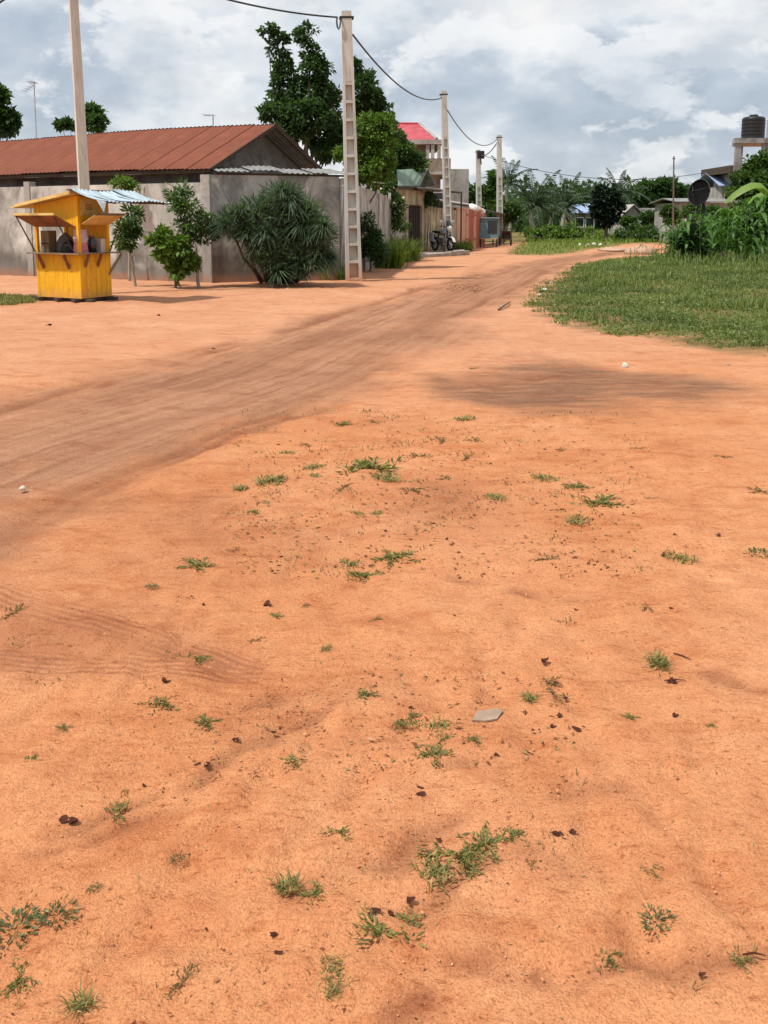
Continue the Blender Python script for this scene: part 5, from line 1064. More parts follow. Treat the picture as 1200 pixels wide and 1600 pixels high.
palm('faint palm top over the far wood by the blue roof', 915, 120, 318, 16, 1.2, 6)

# spiky palm bush in front of the wall: rosettes of strap leaves on several stems
def rosette(n, L, seed):
    rng = np.random.default_rng(seed); parts = []
    for k in range(n):
        az = rng.random() * 6.283; el = rng.uniform(-0.35, 1.35); ln = L * rng.uniform(0.7, 1.15); d = np.array([math.cos(az) * math.cos(el), math.sin(az) * math.cos(el), math.sin(el)]); s_ = np.array([-math.sin(az), math.cos(az), 0]); w_ = 0.0125
        P = [d * ln * u + np.array([0, 0, -0.55 * ln * u * u]) for u in (0, .33, .66, 1.0)]; ww = (0.6, 1.0, 0.8, 0.05)
        V = np.concatenate([[p - s_ * w_ * q, p + s_ * w_ * q] for p, q in zip(P, ww)]); F = np.array([(0, 1, 3), (0, 3, 2), (2, 3, 5), (2, 5, 4), (4, 5, 7), (4, 7, 6)])
        parts.append((V, F, np.full(8, 0.85 * rng.random() * (0.75 + 0.25 * (el > 0.2)) + (0.15 if rng.random() < 0.06 else 0))))
    V, F, T = merge(parts); return fmesh('leaf_rosette', V, F, 'leaf_strap', T)
RS = [rosette(190, 0.46, s_) for s_ in range(4)]
pf = G(432, 439.5); pb = thing('palm_bush', 'big dark spiky palm bush against the stained wall', 'bush', (pf.x, pf.y, 0))
heads = [(440, 296), (455, 312), (425, 318), (478, 325), (400, 330), (375, 330), (445, 338), (415, 345), (470, 350), (390, 352), (362, 345), (430, 362), (495, 345), (500, 372), (455, 375), (480, 385), (405, 372), (510, 392), (468, 402), (440, 395), (490, 408), (420, 385), (452, 415), (385, 365), (350, 352), (372, 358), (460, 330), (432, 330), (410, 318), (488, 338), (484, 362), (505, 355), (424, 404), (470, 420), (436, 425), (496, 395), (515, 405), (398, 386), (415, 362), (448, 352)]
rg = random.Random(4)
for i, (px, py) in enumerate(heads):
    yo = 22.35 + rg.uniform(-0.45, 0.75) * (0.6 if py > 380 else 1.0); c = AT(px, py, yo)
    s_ = rg.uniform(0.85, 1.2); link('leaf_rosette', RS[i % 4], pb, c - pb.location, (rg.uniform(-.35, .35), rg.uniform(-.35, .35), rg.uniform(0, 6.28)), (s_, s_, s_))
    f = Vector((pf.x + (c.x - pf.x) * 0.3, pf.y + (yo - pf.y) * 0.3, -0.05)); MB().tube(limb_path(f, c, 4, 0.08, rg), [0.045, 0.04, 0.035, 0.03, 0.025], 6).build('stem', 'bark', pb, True)
brn = np.random.default_rng(66); parts = []
for (px, py, rx_, rz_) in ((440, 310, 30, 22), (405, 335, 36, 24), (365, 348, 24, 20), (470, 340, 34, 30), (430, 365, 50, 34), (495, 370, 26, 34), (465, 400, 46, 26), (425, 400, 30, 22)):
    c = np.array(AT(px, py, 22.4)); k_ = SZ(1, 22.4); n = 620; q = unit(brn.normal(size=(n, 3))) * (brn.random((n, 1)) ** 0.35) * np.array([rx_ * k_, min(rx_ * k_, 0.55), rz_ * k_])
    cti = fbm((c[0] + q[:, 0]) * 3, (c[2] + q[:, 2]) * 3, 7)
    parts.append(leaves(c + q, unit(q) + brn.normal(size=q.shape) * 0.5 + [0, -0.1, 0.15], brn.uniform(0.16, 0.34, n), 0.026, 0.12, np.clip(cti * 0.9 + 0.35 * brn.random(n) - 0.1, 0, 0.97), brn))
V, F, T = merge(parts); link('crown', fmesh('crown', V - np.array(pb.location)[None], F, 'leaf_strap', T), pb)
# yellowish arching plant and tall weeds left of the gate
RW = [fmesh('leaf_rosette', *[a for a in ((lambda m_: m_)(blades(np.concatenate([RNG.normal(size=(70, 2)) * 0.10, np.zeros((70, 1))], 1), RNG.uniform(0.5, 1.1, 70), 0.035, RNG.uniform(0.2, 0.9, 70), RNG.random(70) * 0.9)))[:2]], 'grass_bright') for _ in range(2)]
for m_ in RW:
    a = m_.attributes.new('tint', 'FLOAT', 'POINT'); a.data.foreach_set('value', np.repeat(RNG.random(len(m_.vertices) // 5) * 0.9, 5).astype(np.float32))
def weed_clump(label, px, py, n, sp, sc, seed, leaf=None):
    rg = random.Random(seed); c = onground(px, py); t = thing('weed_clump', label, 'weeds', c, 0, 'tall weeds along the street wall')
    for i in range(n): s_ = sc * rg.uniform(0.7, 1.2); link('leaf_rosette', RW[i % 2], t, (rg.uniform(-sp, sp), rg.uniform(-sp, sp) * 1.5, -0.02), (rg.uniform(-.2, .2), rg.uniform(-.2, .2), rg.uniform(0, 6.28)), (s_, s_, s_))
weed_clump('tall grassy weeds beside the short concrete post', 616, 408, 22, 0.8, 1.1, 1)
weed_clump('grassy weeds at the foot of the street wall behind the kerb', 585, 417, 20, 0.8, 1.15, 2)
weed_clump('dark weeds between wall corner and ladder pole', 522, 436.5, 7, 0.25, 0.55, 3)
weed_clump('weeds in front of the beige wall beside the slab end', 724, 393, 9, 0.6, 0.7, 4)
weed_clump('weeds by the gate pier left of the dark gate', 628, 404, 8, 0.4, 0.8, 5)
tree('arching_plant', 'yellow green arching plant in front of the carved gate panel', 618, 38.5, [(612, 342, 12, 6), (622, 348, 12, 6), (606, 352, 8, 6), (630, 352, 7, 5)], 'leaf_light', 900, 0.24, 0.03, 'pale_bark', seed=60, aspect=0.16, cat='plant', droop=0.9)

# ------------------------------------------------------------------ maize, banana
def maize_leaf(L, seed):
    rng = np.random.default_rng(seed); n = 6; V = []; F = []
    for i in range(n + 1):
        u = i / n; x = L * (u * 0.75 - 0.12 * u * u); z = L * (0.75 * u - 1.05 * u * u); w_ = 0.048 * (math.sin(math.pi * (0.12 + 0.86 * u)) ** 0.7) * (1.1 if i < n else 0.1); tw_ = 0.5 * u * rng.uniform(-1, 1)
        V += [(x, -w_, z + 0.3 * w_ + tw_ * w_), (x, 0, z), (x, w_, z + 0.3 * w_ - tw_ * w_)]
    for i in range(n):
        for k in range(2): a = i * 3 + k; F += [(a, a + 1, a + 4), (a, a + 4, a + 3)]
    return fmesh('leaf', np.array(V), np.array(F), 'leaf_maize', np.repeat(rng.random() * 0.5 + 0.45 * rng.random(n + 1), 3))
ML = [maize_leaf(l * 1.12, s_) for s_, l in enumerate((0.7, 0.85, 0.95, 0.8, 0.6, 0.9))]
stalk = MB().tube([(0, 0, -0.05), (0.01, 0.01, 0.6), (0, 0.02, 1.2), (0.02, 0, 1.75)], [0.018, 0.016, 0.012, 0.005], 6).mesh('stalk', 'leaf_maize', True)
a = stalk.attributes.new('tint', 'FLOAT', 'POINT'); a.data.foreach_set('value', [0.8] * len(stalk.vertices))
rg = random.Random(21); MZ = []
for k in range(64):
    if k < 34: px = 1032 + 172 * (k + rg.random()) / 34; py = 414 - rg.random() * 6
    elif k < 60: px = 1050 + 165 * rg.random(); py = 405 - rg.random() * 9
    else: px = (985, 994, 1004, 978)[k - 60]; py = 407 - (k % 2)
    MZ.append((px, py, (0.72 + 0.55 * min(1, (px - 1030) / 150)) * rg.uniform(0.7, 1.22) * (0.55 if k >= 60 else 1.0)))
for k, (px, py, s_) in enumerate(MZ):
    p = G(px, py); lab = ['second', 'third', 'last', 'first'][k - 60] + ' young maize plant from the road at the lawn corner' if k >= 60 else 'green maize plant in the front rows of the patch'
    t = thing('maize_plant', lab, 'maize', p, 0, 'young maize at the lawn corner' if k >= 60 else 'maize in the patch'); t.scale = (s_, s_, s_)
    link('stalk', stalk, t, None, (rg.uniform(-.08, .08), rg.uniform(-.08, .08), rg.random() * 6))
    a0 = rg.random() * 3.14
    for i in range(9): link('leaf', ML[rg.randrange(6)], t, (0, 0, 0.18 + 0.17 * i), (rg.uniform(-.2, .2), rg.uniform(-.35, .2), a0 + (i % 2) * 3.14 + rg.uniform(-.5, .5)), (1, 1.15, 1))
rng = np.random.default_rng(5); n = 620; P = []       # the depth of the patch behind the front rows
cx_ = rng.uniform(11, 26, n); cy_ = rng.uniform(36, 43, n); keep = cx_ > 0.315 * cy_; cx_, cy_ = cx_[keep], cy_[keep]; parts = []
for x, y in zip(cx_, cy_):
    m_ = 8; az = rng.random(m_) * 6.283; h = rng.uniform(0.2, 1.8, m_) * (0.6 + 0.55 * min(1, max(0, (x / y - 0.31) / 0.12))) * rng.uniform(0.75, 1.15); L = rng.uniform(0.6, 0.95, m_)
    P_ = np.stack([np.full(m_, x), np.full(m_, y), h], 1); D = np.stack([np.cos(az), np.sin(az), rng.uniform(-.2, .9, m_)], 1)
    parts.append(leaves(P_, D, L, 0.09, 0.15, rng.random(m_) * 0.9, rng, np.tile([0, 0, 1.0], (m_, 1))))
V, F, T = merge(parts); tag(link('maize_field', fmesh('maize_field', V, F, 'leaf_maize', T)), 'dense green maize filling the patch behind the front rows', 'maize', None, 'stuff')
bn = AT(1175, 320, 37.5); bt = thing('banana_plant', 'banana plant with one broad arching leaf above the maize', 'banana plant', (bn.x + 1.0, 37.5, 0))
MB().tube([(bn.x + 1.0, 37.5, -0.1), (bn.x + 1.0, 37.5, 1.2), (bn.x + 0.95, 37.5, 2.0)], [0.12, 0.10, 0.06], 8).build('stem', 'leaf_banana', bt, True)
def banana_leaf(pts, wd, nm='leaf'):
    m = MB(); vs, fs = [], []; n = len(pts)
    for i, p in enumerate(pts):
        p = Vector(p); d = (Vector(pts[min(i + 1, n - 1)]) - Vector(pts[max(i - 1, 0)])).normalized(); s_ = d.cross(Vector((0, 0, 1))).normalized(); w_ = wd * math.sin(math.pi * (0.08 + 0.9 * i / (n - 1))) ** 0.6
        vs += [p - s_ * w_ - Vector((0, 0, w_ * .7)), p - s_ * w_ * .5 - Vector((0, 0, w_ * .15)), p, p + s_ * w_ * .5 - Vector((0, 0, w_ * .15)), p + s_ * w_ - Vector((0, 0, w_ * .7))]
    for i in range(n - 1):
        for k in range(4): a = i * 5 + k; fs.append((a, a + 1, a + 6, a + 5))
    m.add(vs, fs); o = m.build(nm, 'leaf_banana', bt, True); a = o.data.attributes.new('tint', 'FLOAT', 'POINT'); a.data.foreach_set('value', [0.45 + 0.4 * random.random() for _ in vs])
banana_leaf([AT(px, py, 37.2 - 0.02 * (1200 - px) / 10) for px, py in ((1206, 312), (1198, 296), (1188, 286), (1174, 285), (1160, 291), (1147, 300), (1138, 309), (1132, 317))], 0.34)
banana_leaf([AT(px, py, 37.6) for px, py in ((1206, 314), (1210, 285), (1220, 272), (1234, 272), (1246, 284))], 0.3); banana_leaf([AT(px, py, 37.9) for px, py in ((1206, 314), (1200, 300), (1190, 300), (1178, 306), (1168, 318))], 0.26)
for o in bt.children:
    if o.name.startswith('stem'): a = o.data.attributes.new('tint', 'FLOAT', 'POINT'); a.data.foreach_set('value', [0.5] * len(o.data.vertices))

# ------------------------------------------------------------------ grass
def scatter(poly, n, rng, edge=0.0, warp=0.5, clumpy=None):
    P = np.array([(p[0], p[1]) for p in poly]); lo, hi = P.min(0), P.max(0)
    x = rng.uniform(lo[0], hi[0], n); y = rng.uniform(lo[1], hi[1], n)
    sd = poly_sd(x + (fbm(x * 2.2, y * 2.2, 15) - 0.5) * warp, y + (fbm(x * 2.2, y * 2.2, 19) - 0.5) * warp * 1.4, poly)
    k = sd < edge * (fbm(x * 3, y * 3, 33) - 0.35)
    return x[k], y[k], sd[k]
rng = np.random.default_rng(8)
x, y, sd = scatter(LAWN, 900000, rng, 0.9, 0.9)
vis = (x < 0.60 * y + 1.5) & (y < 40) & (rng.random(len(x)) < np.clip(13.0 / y, 0, 1) ** 1.1); x, y, sd = x[vis], y[vis], sd[vis]
pt = fbm(x * 0.7, y * 0.7, 61); fine = fbm(x * 3.0, y * 3.0, 67, 3, 0.6); bare = fbm(x * 0.9, y * 0.9, 155)
pk_ = np.clip(0.25 - sd / 0.5 + (fbm(x * 3.1, y * 3.1, 151) - 0.5) * 1.8, 0.0, 1) * np.clip(0.35 + 3.0 * (fine - 0.32), 0.25, 1) * np.clip(0.6 + 5 * (bare - 0.34), 0.45, 1)
k = rng.random(len(x)) < pk_; x, y, sd, pt, fine = x[k], y[k], sd[k], pt[k], fine[k]
if len(x) > 240000: s_ = rng.choice(len(x), 240000, replace=False); x, y, sd, pt, fine = x[s_], y[s_], sd[s_], pt[s_], fine[s_]
n = len(x); tall = fbm(x * 1.3, y * 1.3, 173, 3)
H = (0.035 + 0.12 * fine * rng.uniform(0.4, 1.5, n) + 0.60 * np.clip(tall - 0.54, 0, 1) * rng.uniform(0.3, 1.3, n)) * np.clip(0.4 - sd * 0.6, 0.35, 1.0) * (1 + 0.3 * (y > 22)); print('lawn blades', n, 'ground quads', len(FQ))
tn = np.clip(-0.35 + 1.2 * pt + 0.5 * rng.random(n) + 0.35 * (tall - 0.5), 0, 0.93); tn = np.where(rng.random(n) < 0.025, 1.0, tn)
V1 = blades(np.stack([x, y, hz(x, y)], 1), H, 0.006 + 0.0006 * y, rng.uniform(0.1, 1.1, n), tn, rng)
m_ = 40000; s_ = rng.choice(n, m_); az = rng.random(m_) * 6.28
V2 = leaves(np.stack([x[s_], y[s_], hz(x[s_], y[s_]) + rng.uniform(0.01, 0.12, m_)], 1), np.stack([np.cos(az), np.sin(az), rng.uniform(-.1, .5, m_)], 1), rng.uniform(0.03, 0.075, m_), 0.03, 0.1, np.where(rng.random(m_) < 0.015, 1.0, np.clip(pt[s_] * 0.6 + rng.random(m_) * 0.3, 0, .9)), rng)
wx_ = rng.uniform(9.5, 24, 9000); wy_ = rng.uniform(29.5, 35.5, 9000); k = (wx_ > 0.29 * wy_) & (fbm(wx_ * 1.1, wy_ * 1.1, 181) > 0.42); wx_, wy_ = wx_[k], wy_[k]; m_ = len(wx_)
V3_ = blades(np.stack([wx_, wy_, np.zeros(m_)], 1), rng.uniform(0.15, 0.75, m_) * np.clip((wy_ - 28.5) / 5, 0.25, 1), 0.035, rng.uniform(0.1, 1.0, m_), np.clip(rng.random(m_) * 0.95, 0, 1), rng)
V, F, T = merge([V1, V2, V3_]); tag(link('lawn_grass', fmesh('lawn_grass', V, F, 'grass_lawn', T)), 'short olive green grass and weeds of the roadside lawn', 'grass', None, 'stuff')
x, y, sd = scatter(VERGE, 60000, rng, 0.8); y = y + 0; n = len(x); pt = fbm(x * 0.4, y * 0.4, 62)
V1 = blades(np.stack([x, y, np.zeros(n) - 0.02], 1), (0.12 + 0.34 * pt * rng.uniform(.5, 1.3, n)) * np.clip(0.3 - sd * 0.30, 0.2, 1.3), 0.05, rng.uniform(0.1, 1.0, n), np.clip(0.2 + 0.6 * pt + 0.3 * rng.random(n) - .1, 0, .95), rng)
V, F, T = V1; tag(link('verge_grass', fmesh('verge_grass', V, F, 'grass_bright', T)), 'bright green tall grass on the verge beyond the bend', 'grass', None, 'stuff')
x = rng.uniform(-5, 60, 60000); y = rng.uniform(68, 125, 60000); k = (x > y * 0.155) & (rng.random(60000) < 0.6); x, y = x[k], y[k]; n = len(x); pt = fbm(x * 0.2, y * 0.2, 63)
V1 = blades(np.stack([x, y, np.zeros(n) - 0.02], 1), 0.25 + 0.8 * pt * pt * rng.uniform(.5, 1.3, n), 0.10, rng.uniform(0.1, 0.9, n), np.clip(0.1 + 0.6 * pt + 0.3 * rng.random(n) - .1, 0, .95), rng)
V, F, T = V1; tag(link('meadow_grass', fmesh('meadow_grass', V, F, 'grass_bright', T)), 'rough green grass in front of the far houses', 'grass', None, 'stuff')
x, y, sd = scatter(LEFTG, 12000, rng, 0.3); n = len(x)
V, F, T = blades(np.stack([x, y, hz(x, y)], 1), 0.03 + 0.07 * rng.random(n), 0.015, rng.uniform(0.2, 1.2, n), rng.random(n) * .9, rng); tag(link('grass_patch', fmesh('grass_patch', V, F, 'grass_tuft', T)), 'thin grass patch on the earth left of the kiosk', 'grass', None, 'stuff')

cl_ = []
for _ in range(150):
    px, py = (rng.uniform(360, 1010), rng.uniform(640, 900)) if rng.random() < 0.72 else (rng.uniform(0, 1200), rng.uniform(620, 1590))
    c = onground(px, py); k_ = rng.integers(5, 22); sp = rng.uniform(0.01, 0.05) * (1 + 0.12 * c.y)
    cl_.append(np.stack([c.x + rng.normal(size=k_) * sp * 1.6, c.y + rng.normal(size=k_) * sp, np.full(k_, c.z - 0.002)], 1))
P = np.concatenate(cl_); n = len(P)
V, F, T = blades(P, rng.uniform(0.006, 0.022, n) * (0.6 + 0.14 * P[:, 1]), 0.0012 + 0.0009 * P[:, 1], rng.uniform(0.5, 1.6, n), np.where(rng.random(n) < 0.3, 1.0, rng.random(n) * 0.9), rng)
tag(link('sparse_grass', fmesh('sparse_grass', V, F, 'grass_dry', T)), 'scattered stubs of withered grass in the bare earth', 'grass', None, 'stuff')

# ------------------------------------------------------------------ earth heap, stones, stick
def rock(name, label, px, py, wpx, mat, seed, flat=0.6, cat='stone', group=None):
    rg = random.Random(seed); p = onground(px, py); d = (p - Vector((0, 0, CAMH))).length; w_ = wpx / FPX * d
    m = MB(); m.lathe([(w_ * 0.10, -0.3 * w_ * flat), (w_ * 0.42, -0.2 * w_ * flat), (w_ * 0.5, 0.15 * w_ * flat), (w_ * 0.40, 0.5 * w_ * flat), (w_ * 0.18, 0.72 * w_ * flat), (0.02 * w_, 0.78 * w_ * flat)], 9)
    m.v = [(x * (1 + rg.uniform(-.18, .18)), y * (1 + rg.uniform(-.18, .18)), z * (1 + rg.uniform(-.15, .15))) for x, y, z in m.v]
    o = link(name, m.mesh(name, mat, True), None, p, (0, 0, rg.random() * 6)); return tag(o, label, cat, group)
rock('stone', 'round whitish stone on the dark brown patch', 977, 572, 12, 'pale_stone', 1, 0.85)
rock('stone', 'small reddish stone near the lawn edge right of the whitish one', 1138, 571, 6, 'grey_stone', 2)
rock('stone', 'white pebble on the brown road at the photo edge', 35, 763, 10, 'pale_stone', 3)
rock('stone', 'dark pebble on the pale earth right of the kiosk', 248, 493, 5, 'dead_leaf', 4)
for i, (px, py, w_) in enumerate(((850, 453, 14), (843, 462, 9), (862, 442, 10), (838, 472, 7))): rock('stone', ['largest', 'second lowest', 'topmost', 'lowest'][i] + ' pale flat stone along the lawn corner beside the road', px, py, w_, 'pale_stone', 10 + i, 0.35, group='stones at the lawn corner')
for i, (px, py, w_) in enumerate(((906, 384, 7), (918, 384.5, 7), (928, 383.5, 8), (938, 384, 7), (893, 383, 6))): rock('stone', ['second', 'third', 'fourth', 'last', 'first'][i] + ' pale stone from the left in the row beside the far verge', px, py, w_, 'pale_stone', 20 + i, 0.7, group='stones beside the far verge')
rock('earth_heap', 'heap of pale red rubble behind the young maize', 1003, 397, 50, 'red_earth_heap', 31, 0.34, 'heap')
rock('earth_heap', 'low pale sand ridge beyond the road next to the rubble', 962, 392, 50, 'red_earth_heap', 32, 0.14, 'heap')
p, q = onground(779, 485), onground(797, 474); s = MB().tube([p + Vector((0, 0, 0.02)), p.lerp(q, 0.5) + Vector((0.03, 0, 0.05)), q + Vector((0, 0, 0.03))], [0.022, 0.018, 0.012], 6); tag(link('stick', s.mesh('stick', 'bark', True, p), None, p), 'short stick lying on the road near the lawn corner', 'stick')
p = onground(728, 452); parts = []
rng = np.random.default_rng(91)
def litter_patch(n, fn, smin, smax, flat=0.25):
    P = fn(n); az = rng.random(n) * 6.283
    return leaves(P, np.stack([np.cos(az), np.sin(az), rng.uniform(-.1, flat, n)], 1), rng.uniform(smin, smax, n), rng.uniform(smin, smax, n) * 0.45, 0.2, rng.random(n), rng, np.tile([0, 0, 1.0], (n, 1)) + rng.normal(size=(n, 3)) * 0.25)
def pxpts(n, x0, x1, y0, y1):
    a = np.array([onground(rng.uniform(x0, x1), rng.uniform(y0, y1)) for _ in range(n)]); a[:, 2] += 0.004; return a
# loose bits of leaf, twig and clod trodden into the earth, denser in drifts
def drift(n):
    out = []
    while len(out) < n:
        yy = 1.2 + 12.5 * rng.random() ** 1.5; xx = rng.uniform(-0.55, 0.55) * (yy + 1.0); d = float(fbm(np.array(xx * 1.4), np.array(yy * 1.1), 123)) 
        if rng.random() < max(0.0, (d - 0.42) * 5.0): out.append((xx, yy, 0))
    a = np.array(out); a[:, 2] = hz(a[:, 0], a[:, 1]) + 0.003; return a
parts = [litter_patch(2000, drift, 0.004, 0.016), litter_patch(700, lambda n: pxpts(n, 380, 1000, 640, 900), 0.008, 0.04), litter_patch(160, lambda n: pxpts(n, 560, 900, 1040, 1200), 0.008, 0.03), litter_patch(120, lambda n: pxpts(n, 700, 760, 445, 456), 0.03, 0.10), litter_patch(140, lambda n: pxpts(n, 330, 600, 1080, 1220), 0.006, 0.022)]
V, F, T = merge(parts); tag(link('litter', fmesh('litter', V, F, 'litter_bits', T)), 'tiny dark crumbs of leaf and clod scattered over the earth', 'litter', None, 'stuff')

def clods(n, fn, smin, smax):
    P = fn(n); s_ = (smin + (smax - smin) * rng.random(n) ** 3)[:, None]
    O = np.array([(1, 0, 0), (0, 1, 0), (-1, 0, 0), (0, -1, 0), (0, 0, 0.7), (0, 0, -0.4)], float)
    V = P[:, None, :] + O[None] * s_[:, None, :] * rng.uniform(0.5, 1.3, (n, 6, 1)) + rng.normal(size=(n, 6, 3)) * s_[:, None, :] * 0.15
    b = np.arange(n)[:, None] * 6; F = np.concatenate([b + f for f in ([0, 1, 4], [1, 2, 4], [2, 3, 4], [3, 0, 4])], 0)
    return V.reshape(-1, 3), F, np.repeat(rng.random(n), 6)
V, F, T = merge([clods(9000, drift, 0.002, 0.006), clods(5000, lambda n: np.stack([(a_ := rng.uniform(-0.5, 0.5, n) * (b_ := 1.2 + 9 * rng.random(n) ** 1.4)) * 1.1, b_, hz(a_ * 1.1, b_)], 1), 0.002, 0.0065)])
tag(link('clods', fmesh('clods', V, F, 'clod_earth', T)), 'tiny crumbs of orange earth lying loose on the ground', 'soil', None, 'stuff')
# ------------------------------------------------------------------ grass tufts, weeds and dead leaves on the earth
def tuft_mesh(nm, kind, n, r, h, seed, mat):
    rng = np.random.default_rng(seed)
    if kind == 'grass':
        a = rng.random(n) * 6.283; rr = r * rng.random(n) ** 0.7; P = np.stack([rr * np.cos(a), rr * np.sin(a) * 0.7, np.zeros(n) - 0.003], 1)
        V, F, T = blades(P, h * rng.uniform(0.4, 1.2, n), 0.034, rng.uniform(0.4, 1.5, n), np.where(rng.random(n) < 0.12, 1.0, rng.random(n) * 0.93), rng)
    elif kind == 'sprawl':                   # runners lying flat
        parts = []
        for k in range(max(5, n // 9)):
            az = rng.random() * 6.283; L = r * rng.uniform(0.5, 1.3); m_ = 9; u = np.linspace(0.05, 1, m_); P = np.stack([L * u * math.cos(az), L * u * math.sin(az), 0.004 + 0.01 * np.sin(u * 3)], 1)
            D = np.stack([np.cos(az + rng.normal(size=m_) * 0.9), np.sin(az + rng.normal(size=m_) * 0.9), rng.uniform(0, 0.9, m_)], 1)
            parts.append(leaves(P, D, h * rng.uniform(0.5, 1.1, m_), 0.050, 0.1, rng.random(m_) * 0.95, rng))
        V, F, T = merge(parts)
    else:                                    # broad leaved weed
        a = rng.random(n) * 6.283; rr = r * rng.random(n) ** 0.6; P = np.stack([rr * np.cos(a), rr * np.sin(a) * 0.8, rng.uniform(0, h * 0.6, n)], 1)
        D = np.stack([np.cos(a), np.sin(a), rng.uniform(0.0, 0.8, n)], 1) + rng.normal(size=(n, 3)) * 0.3
        V, F, T = leaves(P, D, h * rng.uniform(0.28, 0.60, n), h * rng.uniform(0.14, 0.28, n), 0.15, np.where(rng.random(n) < .08, 1.0, rng.random(n) * .93), rng)
    return fmesh(nm, V, F, mat, T)
BASE = {}
for k in range(3):
    BASE['g', k] = tuft_mesh('blades', 'grass', 90, 0.40, 0.42, 200 + k, 'grass_tuft'); BASE['s', k] = tuft_mesh('blades', 'sprawl', 140, 0.5, 0.20, 210 + k, 'grass_tuft')
    BASE['d', k] = tuft_mesh('blades', 'sprawl', 70, 0.5, 0.20, 220 + k, 'grass_dry'); BASE['w', k] = tuft_mesh('leaves', 'weed', 120, 0.46, 0.30, 230 + k, 'weed_green'); BASE['m', k] = tuft_mesh('blades', 'grass', 105, 0.5, 0.22, 240 + k, 'grass_tuft')
TUFTS = [  # px, py, width, kind, label (None: one of the many alike)
 (20, 1452, 90, 'w', 'dark leafy weed mat at the photo edge, lower part'), (88, 1432, 70, 'w', 'pale leafy end of the weed mat near the photo edge'), (125, 1572, 60, 'g', 'yellow green grass tuft in the lower corner'),
 (278, 1342, 26, 'w', 'single small clover-like weed below the dark droppings row'), (147, 1389, 26, 'w', 'tiny weed above the leafy weed mat'), (452, 1388, 60, 'g', 'spreading grass tuft left of the big grass mat'), (488, 1400, 44, 's', 'thin runner grass beside the spreading tuft'),
 (180, 1266, 40, 's', 'small tuft at the end of the dark leaf trail'), (518, 1518, 56, 'm', 'soft grass tuft above another near the bottom edge'), (520, 1552, 40, 'm', 'soft grass tuft lowest of two near the bottom edge'), (598, 1462, 80, 's', 'dry sprawling grass beside dark leaves near the bottom'), (640, 1440, 40, 's', 'loose runner grass right of the dark leaves near the bottom'),
 (680, 1362, 90, 'm', 'largest light grass mat in the lower middle'), (715, 1335, 80, 's', 'thin grass trail running up from the largest mat'), (760, 1320, 70, 's', 'upper end of the grass trail above the largest mat'), (805, 1308, 40, 's', 'last wisp of grass right of the trail'),
 (1024, 1442, 64, 'w', 'green rosette weed in the lower part near the far side'), (945, 1494, 44, 's', 'star-shaped weed below the green rosette'), (1158, 1500, 34, 's', 'small weed beside a twig at the photo edge'), (1028, 1034, 66, 'g', 'lush upright grass tuft beside a dark twig'),
 (826, 1092, 42, 'g', 'grass tuft with a reddish stalk'), (692, 1132, 56, 'm', 'grass mat left of the flat grey stone'), (686, 1156, 44, 's', 'thin grass just below the mat by the flat stone'), (678, 1182, 56, 's', None), (745, 1158, 30, 's', None), (632, 1133, 44, 's', None), (458, 1194, 36, 's', None), (575, 1082, 40, 's', None), (640, 1118, 30, 's', None),
 (320, 1126, 48, 's', None), (510, 1011, 30, 'm', None), (238, 919, 28, 'w', None), (305, 883, 44, 's', None), (256, 1027, 34, 's', None), (308, 1027, 40, 's', None), (250, 1097, 54, 's', None), (545, 878, 36, 's', None), (576, 896, 46, 's', None), (612, 871, 54, 's', None),
 (422, 753, 64, 'm', None), (376, 764, 30, 'g', None), (450, 706, 28, 'm', None), (490, 732, 38, 'm', None), (492, 744, 24, 'm', None), (535, 764, 40, 'd', None), (585, 730, 84, 's', None), (602, 750, 54, 'm', None), (725, 654, 40, 'm', None), (650, 716, 40, 'd', None), (558, 802, 26, 'm', None), (588, 800, 26, 'm', None),
 (775, 779, 40, 'm', None), (851, 750, 46, 'm', None), (898, 764, 34, 's', None), (935, 786, 64, 's', None), (902, 814, 48, 'm', None), (1062, 870, 56, 'm', None), (1190, 862, 44, 'w', 'dark weed cut by the photo edge beside bare sand'), (1125, 718, 30, 'd', None), (740, 574, 18, 'm', None), (535, 662, 30, 's', None), (1115, 1130, 20, 's', None), (985, 1122, 26, 's', None), (1015, 1358, 34, 's', None), (830, 1358, 30, 'd', None),
 (440, 752, 40, 'd', None), (700, 748, 34, 'd', None), (640, 768, 40, 'd', None), (690, 690, 44, 'd', None), (745, 690, 34, 'd', None), (585, 660, 30, 'd', None), (480, 695, 30, 'd', None), (400, 800, 24, 's', None), (1010, 948, 36, 'd', None), (855, 875, 40, 'd', None), (1000, 705, 24, 'd', None), (880, 705, 24, 'd', None), (730, 715, 40, 'd', None), (365, 860, 30, 'd', None), (35, 1522, 50, 's', None), (100, 1138, 22, 's', None), (48, 1187, 22, 's', None), (530, 1300, 40, 's', None), (285, 1536, 60, 'd', None), (720, 1065, 44, 'd', None), (850, 1065, 60, 'd', None), (865, 1085, 46, 'd', None), (1020, 782, 22, 'd', None), (475, 942, 26, 'd', None), (430, 960, 24, 's', None), (395, 998, 40, 'd', None), (585, 968, 30, 'd', None), (25, 960, 56, 'd', None), (1190, 770, 40, 'd', None)]
SHARED = {'g': 'small upright grass tuft on the bare orange earth', 'm': 'small low green grass tuft on the bare orange earth', 's': 'thin sprawling wisp of green grass on the bare earth', 'd': 'withered brownish wisp of grass on the bare earth', 'w': 'small broad leaved weed on the bare earth'}
